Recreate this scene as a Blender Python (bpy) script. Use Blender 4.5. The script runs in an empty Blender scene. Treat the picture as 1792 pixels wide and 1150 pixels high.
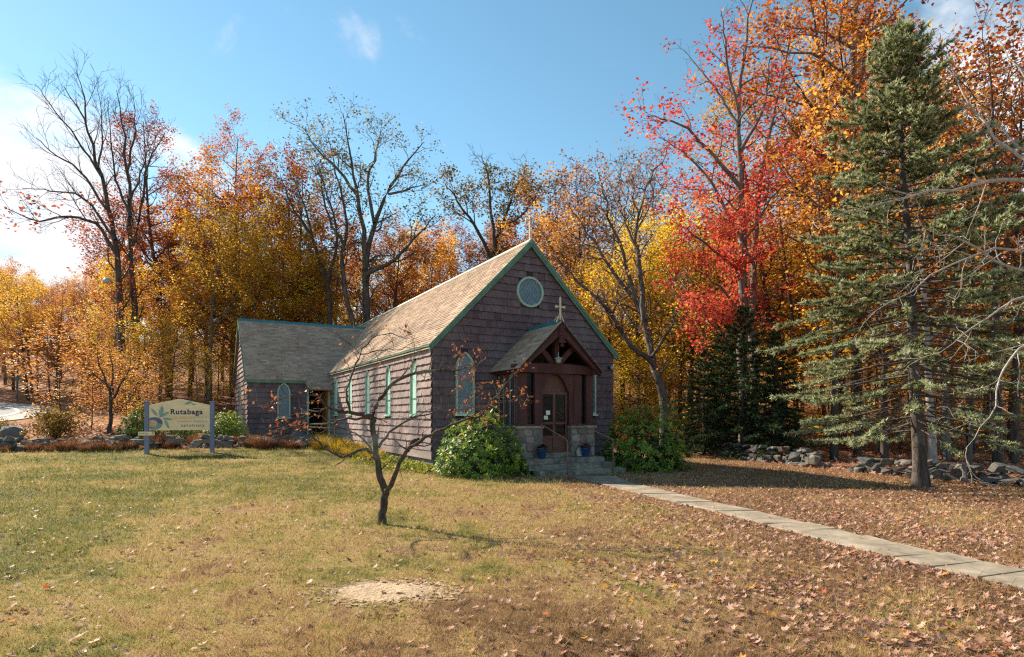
import bpy, math, random
import numpy as np
from mathutils import Vector, Matrix
R = math.radians
SC = bpy.context.scene
COL = SC.collection
# ------------------------------------------------------------------ camera
F, HZ, CAMZ = 1070.0, 727.0, 1.72          # focal length and horizon row of the 1792 x 1150 photograph, eye height
cd = bpy.data.cameras.new('camera'); cam = bpy.data.objects.new('camera', cd); COL.objects.link(cam)
cd.sensor_width = 36; cd.sensor_fit = 'HORIZONTAL'; cd.lens = 36 * F / 1792
cd.shift_y = (HZ - 575) / 1792; cd.clip_start = 0.05; cd.clip_end = 3000
cam.location = (0, 0, CAMZ); cam.rotation_euler = (R(90), 0, 0); SC.camera = cam
# ------------------------------------------------------------------ world, sun, exposure
SUN_EL, SUN_AZ = R(33.5), R(-53)
w = bpy.data.worlds.new('World'); SC.world = w; w.use_nodes = True
nt = w.node_tree; nt.nodes.clear()
def wn(t, **k):
    n = nt.nodes.new(t)
    for a, b in k.items(): setattr(n, a, b)
    return n
def wl(a, b): nt.links.new(a, b)
out = wn('ShaderNodeOutputWorld'); bg = wn('ShaderNodeBackground'); bg.inputs[1].default_value = 0.083
sky = wn('ShaderNodeTexSky', sky_type='NISHITA', sun_disc=False)
sky.sun_elevation = SUN_EL; sky.sun_rotation = SUN_AZ; sky.air_density = 1.0; sky.dust_density = 0.05; sky.ozone_density = 1.4
tc = wn('ShaderNodeTexCoord'); sep = wn('ShaderNodeSeparateXYZ'); wl(tc.outputs['Generated'], sep.inputs[0])
addz = wn('ShaderNodeMath', operation='ADD'); wl(sep.outputs[2], addz.inputs[0]); addz.inputs[1].default_value = 0.22
mx = wn('ShaderNodeMath', operation='MAXIMUM'); wl(addz.outputs[0], mx.inputs[0]); mx.inputs[1].default_value = 0.05
dx = wn('ShaderNodeMath', operation='DIVIDE'); wl(sep.outputs[0], dx.inputs[0]); wl(mx.outputs[0], dx.inputs[1])
dy = wn('ShaderNodeMath', operation='DIVIDE'); wl(sep.outputs[1], dy.inputs[0]); wl(mx.outputs[0], dy.inputs[1])
cmb = wn('ShaderNodeCombineXYZ'); wl(dx.outputs[0], cmb.inputs[0]); wl(dy.outputs[0], cmb.inputs[1])
def wmath(op, a, b, clamp=False):
    n = wn('ShaderNodeMath', operation=op); n.use_clamp = clamp
    for i, v in enumerate((a, b)):
        if v is None: continue
        if isinstance(v, (int, float)): n.inputs[i].default_value = v
        else: wl(v, n.inputs[i])
    return n.outputs[0]
noi = wn('ShaderNodeTexNoise'); noi.inputs['Scale'].default_value = 2.3; noi.inputs['Detail'].default_value = 9; noi.inputs['Roughness'].default_value = 0.58
noi.inputs['Distortion'].default_value = 0.35
wl(cmb.outputs[0], noi.inputs['Vector'])
mask = None
for (px, py, rad, amt) in ((0, 360, 0.17, 0.34), (1775, 300, 0.22, 0.30), (712, 32, 0.06, 0.10), (630, 62, 0.05, 0.11), (90, 420, 0.16, 0.22), (290, 320, .08, .12)):
    v = Vector(((px - 896) / F, 1, (HZ - py) / F)).normalized()
    dot = wn('ShaderNodeVectorMath', operation='DOT_PRODUCT'); nrm = wn('ShaderNodeVectorMath', operation='NORMALIZE')
    wl(tc.outputs['Generated'], nrm.inputs[0]); wl(nrm.outputs[0], dot.inputs[0]); dot.inputs[1].default_value = v
    mr = wn('ShaderNodeMapRange', interpolation_type='SMOOTHSTEP'); wl(dot.outputs['Value'], mr.inputs[0])
    mr.inputs[1].default_value = math.cos(rad * 1.25); mr.inputs[2].default_value = math.cos(rad * 0.35); mr.inputs[3].default_value = 0; mr.inputs[4].default_value = amt
    mask = mr.outputs[0] if mask is None else wmath('MAXIMUM', mask, mr.outputs[0])
dens = wmath('ADD', noi.outputs['Fac'], mask)
cr = wn('ShaderNodeMapRange', interpolation_type='SMOOTHSTEP'); wl(dens, cr.inputs[0]); cr.inputs[1].default_value = 0.60; cr.inputs[2].default_value = 0.80
hsv = wn('ShaderNodeHueSaturation'); hsv.inputs['Hue'].default_value = 0.478; hsv.inputs['Saturation'].default_value = 1.08; hsv.inputs['Value'].default_value = 1.0
wl(sky.outputs[0], hsv.inputs['Color'])
mixc = wn('ShaderNodeMix', data_type='RGBA'); wl(cr.outputs[0], mixc.inputs[0]); wl(hsv.outputs[0], mixc.inputs[6]); mixc.inputs[7].default_value = (5.6, 5.7, 6.0, 1)
wl(mixc.outputs[2], bg.inputs[0]); wl(bg.outputs[0], out.inputs[0])
sl = bpy.data.lights.new('sun', 'SUN'); sun = bpy.data.objects.new('sun', sl); COL.objects.link(sun)
sl.energy = 5.0; sl.angle = R(0.6); sl.color = (1.0, 0.87, 0.68)
sdir = Vector((math.sin(SUN_AZ) * math.cos(SUN_EL), math.cos(SUN_AZ) * math.cos(SUN_EL), math.sin(SUN_EL)))
sun.rotation_euler = (-sdir).to_track_quat('-Z', 'Y').to_euler(); sun.location = sdir * 60
SC.view_settings.view_transform = 'Standard'; SC.view_settings.look = 'None'; SC.view_settings.exposure = 1.18; SC.view_settings.gamma = 1
SC.cycles.use_denoising = False; SC.cycles.filter_width = 1.25; SC.cycles.max_bounces = 6; SC.cycles.diffuse_bounces = 3; SC.cycles.glossy_bounces = 2
SC.cycles.transmission_bounces = 3; SC.cycles.transparent_max_bounces = 4; SC.cycles.caustics_reflective = False; SC.cycles.caustics_refractive = False

# ------------------------------------------------------------------ helpers
def W(px, py, d):
    """the place d metres ahead that the photograph shows at (px, py)"""
    return np.array([(px - 896) / F * d, d, CAMZ + (HZ - py) / F * d])
def tag(o, label=None, cat=None, group=None, kind=None):
    if label: o['label'] = label
    if cat: o['category'] = cat
    if group: o['group'] = group
    if kind: o['kind'] = kind
    return o
def empty(name, loc=(0, 0, 0), rz=0, parent=None):
    o = bpy.data.objects.new(name, None); COL.objects.link(o); o.location = loc; o.rotation_euler = (0, 0, rz)
    o.empty_display_size = 0.2
    if parent: o.parent = parent
    return o
def link(name, me, parent=None, loc=None):
    o = bpy.data.objects.new(name, me); COL.objects.link(o)
    if parent: o.parent = parent
    if loc is not None: o.location = loc
    return o
def np_mesh(name, V, Fc, mat=None, fattr=None, smooth=False):
    me = bpy.data.meshes.new(name)
    V = np.asarray(V, np.float32); Fc = np.asarray(Fc, np.int32); n, k = Fc.shape
    me.vertices.add(len(V)); me.vertices.foreach_set('co', V.ravel())
    me.loops.add(n * k); me.loops.foreach_set('vertex_index', Fc.ravel())
    me.polygons.add(n); me.polygons.foreach_set('loop_start', np.arange(0, n * k, k, dtype=np.int32))
    if smooth: me.polygons.foreach_set('use_smooth', np.ones(n, bool))
    me.update(calc_edges=True)
    for a, vals in (fattr or {}).items():
        at = me.attributes.new(a, 'FLOAT', 'FACE' if len(vals) == n else 'POINT'); at.data.foreach_set('value', np.asarray(vals, np.float32))
    if mat: me.materials.append(mat)
    return me
class MB:
    """collects boxes, prisms and polygons for ONE mesh"""
    def __init__(s): s.v = []; s.f = []; s.a = []
    def face_set(s, vs, fs, val=0.5):
        b = len(s.v); s.v += [tuple(map(float, p)) for p in vs]; s.f += [tuple(b + i for i in f) for f in fs]; s.a += [val] * len(fs); return s
    def box(s, x0, x1, y0, y1, z0, z1, val=0.5):
        return s.face_set([(x0, y0, z0), (x1, y0, z0), (x1, y1, z0), (x0, y1, z0), (x0, y0, z1), (x1, y0, z1), (x1, y1, z1), (x0, y1, z1)],
            [(3, 2, 1, 0), (4, 5, 6, 7), (0, 1, 5, 4), (1, 2, 6, 5), (2, 3, 7, 6), (3, 0, 4, 7)], val)
    def prism(s, poly, o, ux, uz, n, d0, d1, val=0.5, back=True):
        """polygon (s,z) in the plane o+ux*s+uz*z, from depth d0 to d1 along n"""
        o, ux, uz, n = map(np.array, (o, ux, uz, n)); k = len(poly)
        A = [o + ux * p[0] + uz * p[1] + n * d0 for p in poly]; B = [o + ux * p[0] + uz * p[1] + n * d1 for p in poly]
        fs = [tuple(range(k, 2 * k))] + [(i, (i + 1) % k, k + (i + 1) % k, k + i) for i in range(k)]
        if back: fs.append(tuple(range(k - 1, -1, -1)))
        return s.face_set(A + B, fs, val)
    def tube(s, pts, r, k=8, val=0.5, caps=True):
        pts = [np.array(p, float) for p in pts]; rr = r if isinstance(r, (list, tuple)) else [r] * len(pts)
        vs = []; N = len(pts)
        for i, p in enumerate(pts):
            t = pts[min(i + 1, N - 1)] - pts[max(i - 1, 0)]; t = t / (np.linalg.norm(t) + 1e-9)
            a = np.cross(t, (0, 0, 1)) if abs(t[2]) < .9 else np.cross(t, (1, 0, 0)); a = a / np.linalg.norm(a); b = np.cross(t, a)
            for j in range(k):
                an = 2 * math.pi * j / k; vs.append(p + rr[i] * (a * math.cos(an) + b * math.sin(an)))
        fs = [(i * k + j, i * k + (j + 1) % k, (i + 1) * k + (j + 1) % k, (i + 1) * k + j) for i in range(N - 1) for j in range(k)]
        if caps: fs += [tuple(range(k - 1, -1, -1)), tuple(range((N - 1) * k, N * k))]
        return s.face_set(vs, fs, val)
    def lathe(s, prof, c=(0, 0, 0), k=16, val=0.5):
        vs = [(c[0] + r * math.cos(2 * math.pi * j / k), c[1] + r * math.sin(2 * math.pi * j / k), c[2] + z) for r, z in prof for j in range(k)]
        fs = [(i * k + j, i * k + (j + 1) % k, (i + 1) * k + (j + 1) % k, (i + 1) * k + j) for i in range(len(prof) - 1) for j in range(k)]
        return s.face_set(vs, fs, val)
    def butts(s, n): s.a[-n:] = [0.0] * n; return s  # near-black shingle edges: dark end grain with the course shadow painted in
    def build(s, name, mat, parent=None, smooth=False, bevel=0):
        me = bpy.data.meshes.new(name); me.from_pydata(s.v, [], s.f); me.update()
        at = me.attributes.new('v', 'FLOAT', 'FACE'); at.data.foreach_set('value', np.array(s.a, np.float32))
        if smooth: me.polygons.foreach_set('use_smooth', [True] * len(me.polygons))
        if mat: me.materials.append(mat)
        o = link(name, me, parent)
        if bevel:
            m = o.modifiers.new('b', 'BEVEL'); m.width = bevel; m.segments = 2; m.limit_method = 'ANGLE'; m.angle_limit = R(40)
        return o
def clip(poly, clipper):
    """convex clip; clipper anticlockwise"""
    outp = poly
    for i in range(len(clipper)):
        a, b = clipper[i], clipper[(i + 1) % len(clipper)]; inp = outp; outp = []
        if not inp: return []
        f = lambda p: (b[0] - a[0]) * (p[1] - a[1]) - (b[1] - a[1]) * (p[0] - a[0])
        for j in range(len(inp)):
            p, q = inp[j - 1], inp[j]; fp, fq = f(p), f(q)
            if (fp >= 0) != (fq >= 0):
                t = fp / (fp - fq); outp.append((p[0] + t * (q[0] - p[0]), p[1] + t * (q[1] - p[1])))
            if fq >= 0: outp.append(q)
    return outp
def area(p): return 0.5 * abs(sum(p[i - 1][0] * p[i][1] - p[i][0] * p[i - 1][1] for i in range(len(p)))) if len(p) > 2 else 0
def inset(poly, d):
    n = len(poly); res = []
    for i in range(n):
        p0, p, p1 = np.array(poly[i - 1]), np.array(poly[i]), np.array(poly[(i + 1) % n])
        e0 = (p - p0) / np.linalg.norm(p - p0); e1 = (p1 - p) / np.linalg.norm(p1 - p)
        n0 = np.array([-e0[1], e0[0]]); n1 = np.array([-e1[1], e1[0]]); b = n0 + n1; b = b / np.linalg.norm(b)
        res.append(tuple(p + b * d / max(.35, b @ n0)))
    return res

# ------------------------------------------------------------------ materials
def new_mat(name):
    m = bpy.data.materials.new(name); m.use_nodes = True; t = m.node_tree; t.nodes.clear()
    o = t.nodes.new('ShaderNodeOutputMaterial'); return m, t, o
class NT:
    def __init__(s, t): s.t = t
    def n(s, typ, ins=None, **k):
        x = s.t.nodes.new(typ)
        for a, b in k.items(): setattr(x, a, b)
        for a, b in (ins or {}).items():
            if hasattr(b, 'is_output'): s.t.links.new(b, x.inputs[a])
            else: x.inputs[a].default_value = b
        return x
    def ramp(s, fac, stops, interp='LINEAR'):
        x = s.n('ShaderNodeValToRGB'); x.color_ramp.interpolation = interp; e = x.color_ramp.elements
        while len(e) < len(stops): e.new(0.5)
        for i, (p, c) in enumerate(stops): e[i].position = p; e[i].color = (*c, 1)
        s.t.links.new(fac, x.inputs[0]); return x.outputs[0]
    def mix(s, fac, a, b, blend='MIX'):
        x = s.n('ShaderNodeMix', data_type='RGBA', blend_type=blend)
        for i, v in ((0, fac), (6, a), (7, b)):
            if hasattr(v, 'is_output'): s.t.links.new(v, x.inputs[i])
            else: x.inputs[i].default_value = v if i == 0 else (*v, 1)
        return x.outputs[2]
    def math(s, op, a, b=None, clamp=False):
        x = s.n('ShaderNodeMath', operation=op); x.use_clamp = clamp
        for i, v in enumerate((a, b)):
            if v is None: continue
            if hasattr(v, 'is_output'): s.t.links.new(v, x.inputs[i])
            else: x.inputs[i].default_value = v
        return x.outputs[0]
    def noise(s, vec, scale, detail=4, rough=0.55, dist=0):
        x = s.n('ShaderNodeTexNoise', {'Scale': scale, 'Detail': detail, 'Roughness': rough, 'Distortion': dist})
        if vec is not None: s.t.links.new(vec, x.inputs['Vector'])
        return x.outputs['Fac']
    def map(s, vec, scale=(1, 1, 1), rot=(0, 0, 0)):
        x = s.n('ShaderNodeMapping', {'Scale': scale, 'Rotation': rot}); s.t.links.new(vec, x.inputs['Vector']); return x.outputs[0]
    def obj(s): return s.n('ShaderNodeTexCoord').outputs['Object']
    def pos(s): return s.n('ShaderNodeNewGeometry').outputs['Position']
    def attr(s, a): return s.n('ShaderNodeAttribute', attribute_name=a).outputs['Fac']
    def rnd(s): return s.n('ShaderNodeObjectInfo').outputs['Random']
    def rng(s, v, a, b, c, d):
        x = s.n('ShaderNodeMapRange', {1: a, 2: b, 3: c, 4: d}); s.t.links.new(v, x.inputs[0]); return x.outputs[0]
    def bump(s, h, strength=0.5, dist=0.02):
        x = s.n('ShaderNodeBump', {'Strength': strength, 'Distance': dist}); s.t.links.new(h, x.inputs['Height']); return x.outputs[0]
    def bsdf(s, col, rough=0.8, normal=None, spec=0.3, metal=0):
        x = s.n('ShaderNodeBsdfPrincipled', {'Roughness': rough, 'Specular IOR Level': spec, 'Metallic': metal})
        if hasattr(col, 'is_output'): s.t.links.new(col, x.inputs['Base Color'])
        else: x.inputs['Base Color'].default_value = (*col, 1)
        if hasattr(rough, 'is_output'): s.t.links.new(rough, x.inputs['Roughness'])
        if normal is not None: s.t.links.new(normal, x.inputs['Normal'])
        return x.outputs[0]
def simple(name, col, rough=0.7, var=0.25, scale=6, bump=0.15, stretch=(1, 1, 1), spec=0.3, metal=0, dark=None, bdist=0.01):
    m, t, o = new_mat(name); k = NT(t)
    vec = k.map(k.obj(), stretch)
    a = k.noise(vec, scale, 6, 0.6); b = k.noise(vec, scale * 5, 3)
    c0 = tuple(x * (1 - var) for x in col) if dark is None else dark; c1 = tuple(min(1, x * (1 + var)) for x in col)
    c = k.ramp(a, [(0.3, c0), (0.7, c1)]); c = k.mix(k.rng(b, 0.35, 0.7, 0, 0.35), c, tuple(x * 0.6 for x in col))
    t.links.new(k.bsdf(c, rough, k.bump(b, bump, bdist) if bump else None, spec, metal), o.inputs[0]); return m
def leaf_mat(name, stops, trans=0.45, rough=0.55, gloss=0.25, objvar=0.25):
    m, t, o = new_mat(name); k = NT(t)
    c = k.ramp(k.attr('v'), stops)
    h = k.n('ShaderNodeHueSaturation', {'Color': c}); t.links.new(k.rng(k.rnd(), 0, 1, 1 - objvar, 1 + objvar), h.inputs['Value'])
    t.links.new(k.rng(k.rnd(), 0, 1, 0.5 - objvar * .04, 0.5 + objvar * .04), h.inputs['Hue'])
    c = h.outputs[0]
    d = k.bsdf(c, rough, None, gloss); tr = k.n('ShaderNodeBsdfTranslucent', {'Color': c})
    mx = k.n('ShaderNodeMixShader', {0: trans}); t.links.new(d, mx.inputs[1]); t.links.new(tr.outputs[0], mx.inputs[2])
    t.links.new(mx.outputs[0], o.inputs[0]); return m
def bark_mat(name, c0, c1, scale=9, lichen=None):
    m, t, o = new_mat(name); k = NT(t)
    vec = k.map(k.pos(), (1, 1, 0.22)); a = k.noise(vec, scale, 5, 0.65, 0.4); b = k.noise(k.pos(), 1.7, 3)
    c = k.ramp(a, [(0.32, c0), (0.68, c1)])
    if lichen: c = k.mix(k.rng(b, 0.52, 0.66, 0, 0.7), c, lichen)
    t.links.new(k.bsdf(c, 0.9, k.bump(a, 0.8, 0.03), 0.15), o.inputs[0]); return m
M = {}
M['bark_dark'] = bark_mat('bark_dark', (0.035, 0.026, 0.022), (0.13, 0.10, 0.085))
M['bark_grey'] = bark_mat('bark_grey', (0.07, 0.06, 0.055), (0.22, 0.19, 0.17), 7, (0.25, 0.25, 0.2))
M['bark_mid'] = bark_mat('bark_mid', (0.045, 0.037, 0.032), (0.16, 0.135, 0.12), 8, (0.16, 0.16, 0.13))
M['bark_apple'] = bark_mat('bark_apple', (0.03, 0.022, 0.018), (0.13, 0.10, 0.08), 22, (0.24, 0.25, 0.19))
M['bark_pale'] = bark_mat('bark_pale', (0.22, 0.19, 0.16), (0.50, 0.45, 0.39), 14)
M['bark_spruce'] = bark_mat('bark_spruce', (0.04, 0.03, 0.026), (0.14, 0.11, 0.095), 12, (0.15, 0.155, 0.14))
M['gold'] = leaf_mat('leaf_gold', [(0, (0.32, 0.19, 0.03)), (0.3, (0.64, 0.38, 0.04)), (0.7, (0.84, 0.54, 0.05)), (1, (0.82, 0.40, 0.04))], .58)
M['yellow'] = leaf_mat('leaf_yellow', [(0, (0.38, 0.27, 0.03)), (0.4, (0.74, 0.50, 0.04)), (0.8, (0.88, 0.62, 0.05)), (1, (0.80, 0.42, 0.04))], .58)
M['orange'] = leaf_mat('leaf_orange', [(0, (0.28, 0.10, 0.03)), (0.35, (0.58, 0.23, 0.04)), (0.7, (0.78, 0.36, 0.05)), (1, (0.84, 0.50, 0.06))], .58)
M['rust'] = leaf_mat('leaf_rust', [(0, (0.16, 0.035, 0.02)), (0.4, (0.36, 0.085, 0.025)), (0.75, (0.56, 0.17, 0.03)), (1, (0.66, 0.27, 0.04))], .5)
M['russet'] = leaf_mat('leaf_russet', [(0, (0.22, 0.09, 0.05)), (0.5, (0.40, 0.18, 0.09)), (1, (0.55, 0.30, 0.14))])
M['red'] = leaf_mat('leaf_red', [(0, (0.28, 0.025, 0.03)), (0.35, (0.60, 0.065, 0.05)), (0.75, (0.76, 0.14, 0.075)), (1, (0.80, 0.30, 0.09))], .45, .55, .25, .03)
M['olive'] = leaf_mat('leaf_olive', [(0, (0.05, 0.048, 0.018)), (0.5, (0.13, 0.11, 0.03)), (0.85, (0.30, 0.20, 0.04)), (1, (0.42, 0.18, 0.04))])
M['peach'] = leaf_mat('leaf_peach', [(0, (0.50, 0.16, 0.05)), (0.4, (0.78, 0.33, 0.10)), (0.7, (0.85, 0.46, 0.10)), (1, (0.82, 0.55, 0.06))])
M['apple_leaf'] = leaf_mat('leaf_apple', [(0, (0.20, 0.06, 0.025)), (0.5, (0.40, 0.15, 0.05)), (0.85, (0.52, 0.25, 0.09)), (1, (0.52, 0.34, 0.05))])
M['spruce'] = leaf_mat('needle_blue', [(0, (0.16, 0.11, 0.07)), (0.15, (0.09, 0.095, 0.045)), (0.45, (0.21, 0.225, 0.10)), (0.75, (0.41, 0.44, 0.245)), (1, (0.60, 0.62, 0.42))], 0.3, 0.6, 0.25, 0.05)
M['hemlock'] = leaf_mat('needle_dark', [(0, (0.02, 0.034, 0.016)), (0.6, (0.05, 0.085, 0.035)), (1, (0.12, 0.16, 0.06))], 0.2, 0.6, 0.2, 0.1)
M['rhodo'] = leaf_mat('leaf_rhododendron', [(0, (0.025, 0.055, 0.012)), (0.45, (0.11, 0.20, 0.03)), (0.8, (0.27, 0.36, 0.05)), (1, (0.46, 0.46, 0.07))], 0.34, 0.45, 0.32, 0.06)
M['fern'] = leaf_mat('dry_fern', [(0, (0.10, 0.035, 0.02)), (0.5, (0.25, 0.10, 0.045)), (1, (0.42, 0.22, 0.10))], 0.3)
M['lily'] = leaf_mat('lily_blade', [(0, (0.10, 0.13, 0.02)), (0.35, (0.42, 0.30, 0.03)), (0.7, (0.62, 0.34, 0.03)), (1, (0.66, 0.44, 0.05))], 0.4)
M['cover'] = leaf_mat('ground_cover', [(0, (0.07, 0.13, 0.02)), (0.5, (0.25, 0.30, 0.04)), (0.8, (0.55, 0.44, 0.05)), (1, (0.60, 0.30, 0.05))], 0.4)
M['bushbrown'] = leaf_mat('bush_brown', [(0, (0.11, 0.05, 0.015)), (0.5, (0.28, 0.15, 0.03)), (1, (0.46, 0.27, 0.06))], 0.35)
M['fallen'] = leaf_mat('fallen_leaf', [(0, (0.10, 0.045, 0.028)), (0.3, (0.24, 0.115, 0.07)), (0.58, (0.46, 0.255, 0.175)), (0.86, (0.62, 0.41, 0.31)), (0.93, (0.50, 0.12, 0.05)), (1, (0.70, 0.36, 0.05))], 0.25, 0.6, 0.25, 0.0)
M['green_trim'] = simple('green_trim', (0.10, 0.205, 0.145), 0.5, 0.3, 3, 0.05)
M['teal_ridge'] = simple('teal_ridge', (0.03, 0.17, 0.20), 0.45, 0.25, 2, 0.05)
M['mint'] = simple('mint_frame', (0.33, 0.47, 0.37), 0.5, 0.18, 4, 0.08)
M['mint_pale'] = simple('mint_pale', (0.55, 0.78, 0.66), 0.4, 0.1, 4, 0.05)
M['brown_paint'] = simple('brown_stain', (0.085, 0.031, 0.029), 0.7, 0.45, 3, 0.35, (1, 1, 0.2))
M['brown_dark'] = simple('brown_dark', (0.035, 0.016, 0.015), 0.75, 0.4, 3, 0.3)
M['door_brown'] = simple('door_brown', (0.14, 0.062, 0.045), 0.6, 0.25, 3, 0.1, (1, 1, 0.3))
M['door_orange'] = simple('door_orange', (0.42, 0.15, 0.04), 0.6, 0.3, 3, 0.1, (1, 1, 0.3))
M['cream'] = simple('cream_paint', (0.66, 0.55, 0.38), 0.5, 0.15, 8, 0.05)
M['concrete'] = simple('concrete', (0.315, 0.26, 0.195), 0.9, 0.4, 2.1, 0.8, dark=(0.15, 0.12, 0.085))
M['step'] = simple('step_stone', (0.25, 0.228, 0.19), 0.9, 0.5, 3.0, 0.9, dark=(0.08, 0.074, 0.06), bdist=0.03)
M['mortar'] = simple('mortar', (0.22, 0.19, 0.165), 0.95, 0.2, 8, 0.5)
M['rail'] = simple('rail_paint', (0.25, 0.12, 0.09), 0.5, 0.3, 20, 0.1)
M['pot'] = simple('pot_glaze', (0.02, 0.055, 0.16), 0.25, 0.3, 3, 0.05, spec=0.5)
M['soil'] = simple('soil', (0.02, 0.014, 0.01), 0.95, 0.4, 20, 0.5)
M['pink'] = leaf_mat('petal_pink', [(0, (0.22, 0.02, 0.08)), (0.6, (0.65, 0.16, 0.34)), (1, (0.8, 0.42, 0.55))], 0.3)
M['violet'] = leaf_mat('petal_dark', [(0, (0.05, 0.015, 0.05)), (0.8, (0.16, 0.05, 0.14)), (1, (0.75, 0.55, 0.08))], 0.3)
M['paper'] = simple('paper', (0.75, 0.75, 0.7), 0.7, 0.05, 3, 0)
M['steel'] = simple('lamp_steel', (0.38, 0.41, 0.39), 0.35, 0.1, 3, 0.03, spec=0.5)
M['iron'] = simple('dark_iron', (0.03, 0.03, 0.032), 0.5, 0.3, 3, 0.1)
M['post_blue'] = simple('post_blue', (0.20, 0.215, 0.32), 0.65, 0.25, 3, 0.2, (1, 1, .2))
M['sign_tan'] = simple('sign_tan', (0.90, 0.66, 0.40), 0.6, 0.12, 3, 0.08, (.3, 1, 1))
M['sign_plank'] = simple('sign_plank', (0.80, 0.58, 0.26), 0.6, 0.1, 3, 0.05)
M['ink_blue'] = simple('ink_blue', (0.045, 0.05, 0.085), 0.6, 0.1, 3, 0)
M['ink_plum'] = simple('ink_plum', (0.20, 0.11, 0.13), 0.6, 0.1, 3, 0)
M['ink_faint'] = simple('ink_faint', (0.36, 0.36, 0.27), 0.6, 0.1, 3, 0)
M['leaf_paint'] = simple('leaf_paint', (0.24, 0.36, 0.30), 0.6, 0.25, 6, 0)
M['root_plum'] = simple('root_plum', (0.13, 0.12, 0.19), 0.6, 0.4, 4, 0, dark=(0.05, 0.09, 0.13))
M['root_teal'] = simple('root_teal', (0.22, 0.32, 0.30), 0.6, 0.3, 4, 0)
M['root_tan'] = simple('root_tan', (0.62, 0.40, 0.24), 0.6, 0.15, 4, 0)
M['pole'] = simple('pole_wood', (0.20, 0.18, 0.17), 0.85, 0.3, 5, 0.3, (1, 1, .1))
M['sand'] = simple('sand', (0.44, 0.315, 0.20), 0.95, 0.28, 4, 1.0, bdist=0.03)
M['asphalt'] = simple('asphalt', (0.17, 0.17, 0.175), 0.85, 0.12, 3, 0.2)
M['gravel'] = simple('gravel_shoulder', (0.42, 0.40, 0.37), 0.95, 0.2, 12, 0.6)
M['road_white'] = simple('road_white', (0.75, 0.75, 0.73), 0.7, 0.08, 6, 0)
def stone_mat(name, cols, moss=(0.10, 0.115, 0.05)):
    m, t, o = new_mat(name); k = NT(t)
    c = k.ramp(k.rnd(), [(i / (len(cols) - 1), x) for i, x in enumerate(cols)]); n1 = k.noise(k.obj(), 2.6, 6, .65); n2 = k.noise(k.obj(), 14, 4)
    c = k.mix(k.rng(n1, .35, .65, 0, .55), c, (0.06, 0.06, 0.062)); c = k.mix(k.rng(n2, .55, .75, 0, .5), c, (0.36, 0.36, 0.33)); c = k.mix(k.rng(k.noise(k.pos(), 3, 3), .55, .75, 0, .5), c, moss)
    t.links.new(k.bsdf(c, .9, k.bump(n2, .7, .03), .2), o.inputs[0]); return m
M['stone'] = stone_mat('field_stone', [(0.11, 0.11, 0.115), (0.15, 0.14, 0.13), (0.18, 0.17, 0.155), (0.13, 0.14, 0.145), (0.23, 0.20, 0.16)])
M['pier_stone'] = stone_mat('pier_stone', [(0.22, 0.20, 0.19), (0.33, 0.29, 0.26), (0.17, 0.15, 0.14), (0.36, 0.24, 0.18), (0.40, 0.38, 0.36)], (0.2, 0.18, 0.16))
def shingle_mat(name, lo, hi):
    m, t, o = new_mat(name); k = NT(t)
    v = k.attr('v'); p = k.obj()
    st = k.noise(k.map(p, (9, 9, 0.9)), 3.2, 5, .7); bl = k.noise(p, .55, 3); fine = k.noise(k.map(p, (40, 40, 3)), 2, 3)
    c = k.ramp(v, [(0, (0.012, 0.009, 0.011)), (0.06, (0.012, 0.009, 0.011)), (0.09, lo), (0.5, tuple((a + b) / 2 for a, b in zip(lo, hi))), (1, hi)])  # lowest stops serve the edge faces: course shadow put into the colour
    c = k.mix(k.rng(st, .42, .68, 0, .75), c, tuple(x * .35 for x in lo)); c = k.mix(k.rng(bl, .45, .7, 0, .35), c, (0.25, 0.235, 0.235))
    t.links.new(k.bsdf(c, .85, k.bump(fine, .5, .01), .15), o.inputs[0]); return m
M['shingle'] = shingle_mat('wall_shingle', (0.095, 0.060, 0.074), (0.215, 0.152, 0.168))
M['shingle_faded_lit'] = shingle_mat('wall_shingle_faded_lit', (0.265, 0.18, 0.168), (0.48, 0.36, 0.335))  # faded pinker tone, with sunlit brightness also put into the colour
M['wall_back'] = simple('wall_sheathing', (0.05, 0.035, 0.038), .9, .3, 3, 0)
def roof_mat(name, lo, hi):
    m, t, o = new_mat(name); k = NT(t)
    c = k.ramp(k.attr('v'), [(0, lo), (.55, tuple((a + b) / 2 for a, b in zip(lo, hi))), (1, hi)]); n1 = k.noise(k.obj(), .8, 4); n2 = k.noise(k.obj(), 60, 2)
    c = k.mix(k.rng(n1, .4, .7, 0, .3), c, tuple(x * .7 for x in lo)); c = k.mix(k.rng(n2, .5, .75, 0, .35), c, tuple(x * .55 for x in lo))
    t.links.new(k.bsdf(c, .95, k.bump(n2, .3, .004), .1), o.inputs[0]); return m
M['roof'] = roof_mat('asphalt_shingle', (0.32, 0.22, 0.16), (0.54, 0.405, 0.30))
def glass_mat(name, col, rough=.12, spec=.6, obj=True):
    m, t, o = new_mat(name); k = NT(t)
    n = k.noise(k.obj(), 7, 3); c = k.mix(k.rng(k.rnd(), 0, 1, 0, .5), col, tuple(x * 1.7 for x in col))
    t.links.new(k.bsdf(c, rough, k.bump(n, .25, .02), spec), o.inputs[0]); return m
M['glass'] = glass_mat('leaded_glass', (0.075, 0.135, 0.18), .3, .35)
M['glass_dark'] = glass_mat('dark_glass', (0.005, 0.007, 0.010), .12, .18)
M['lead'] = simple('lead_came', (0.40, 0.45, 0.48), .5, .15, 5, 0)

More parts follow.
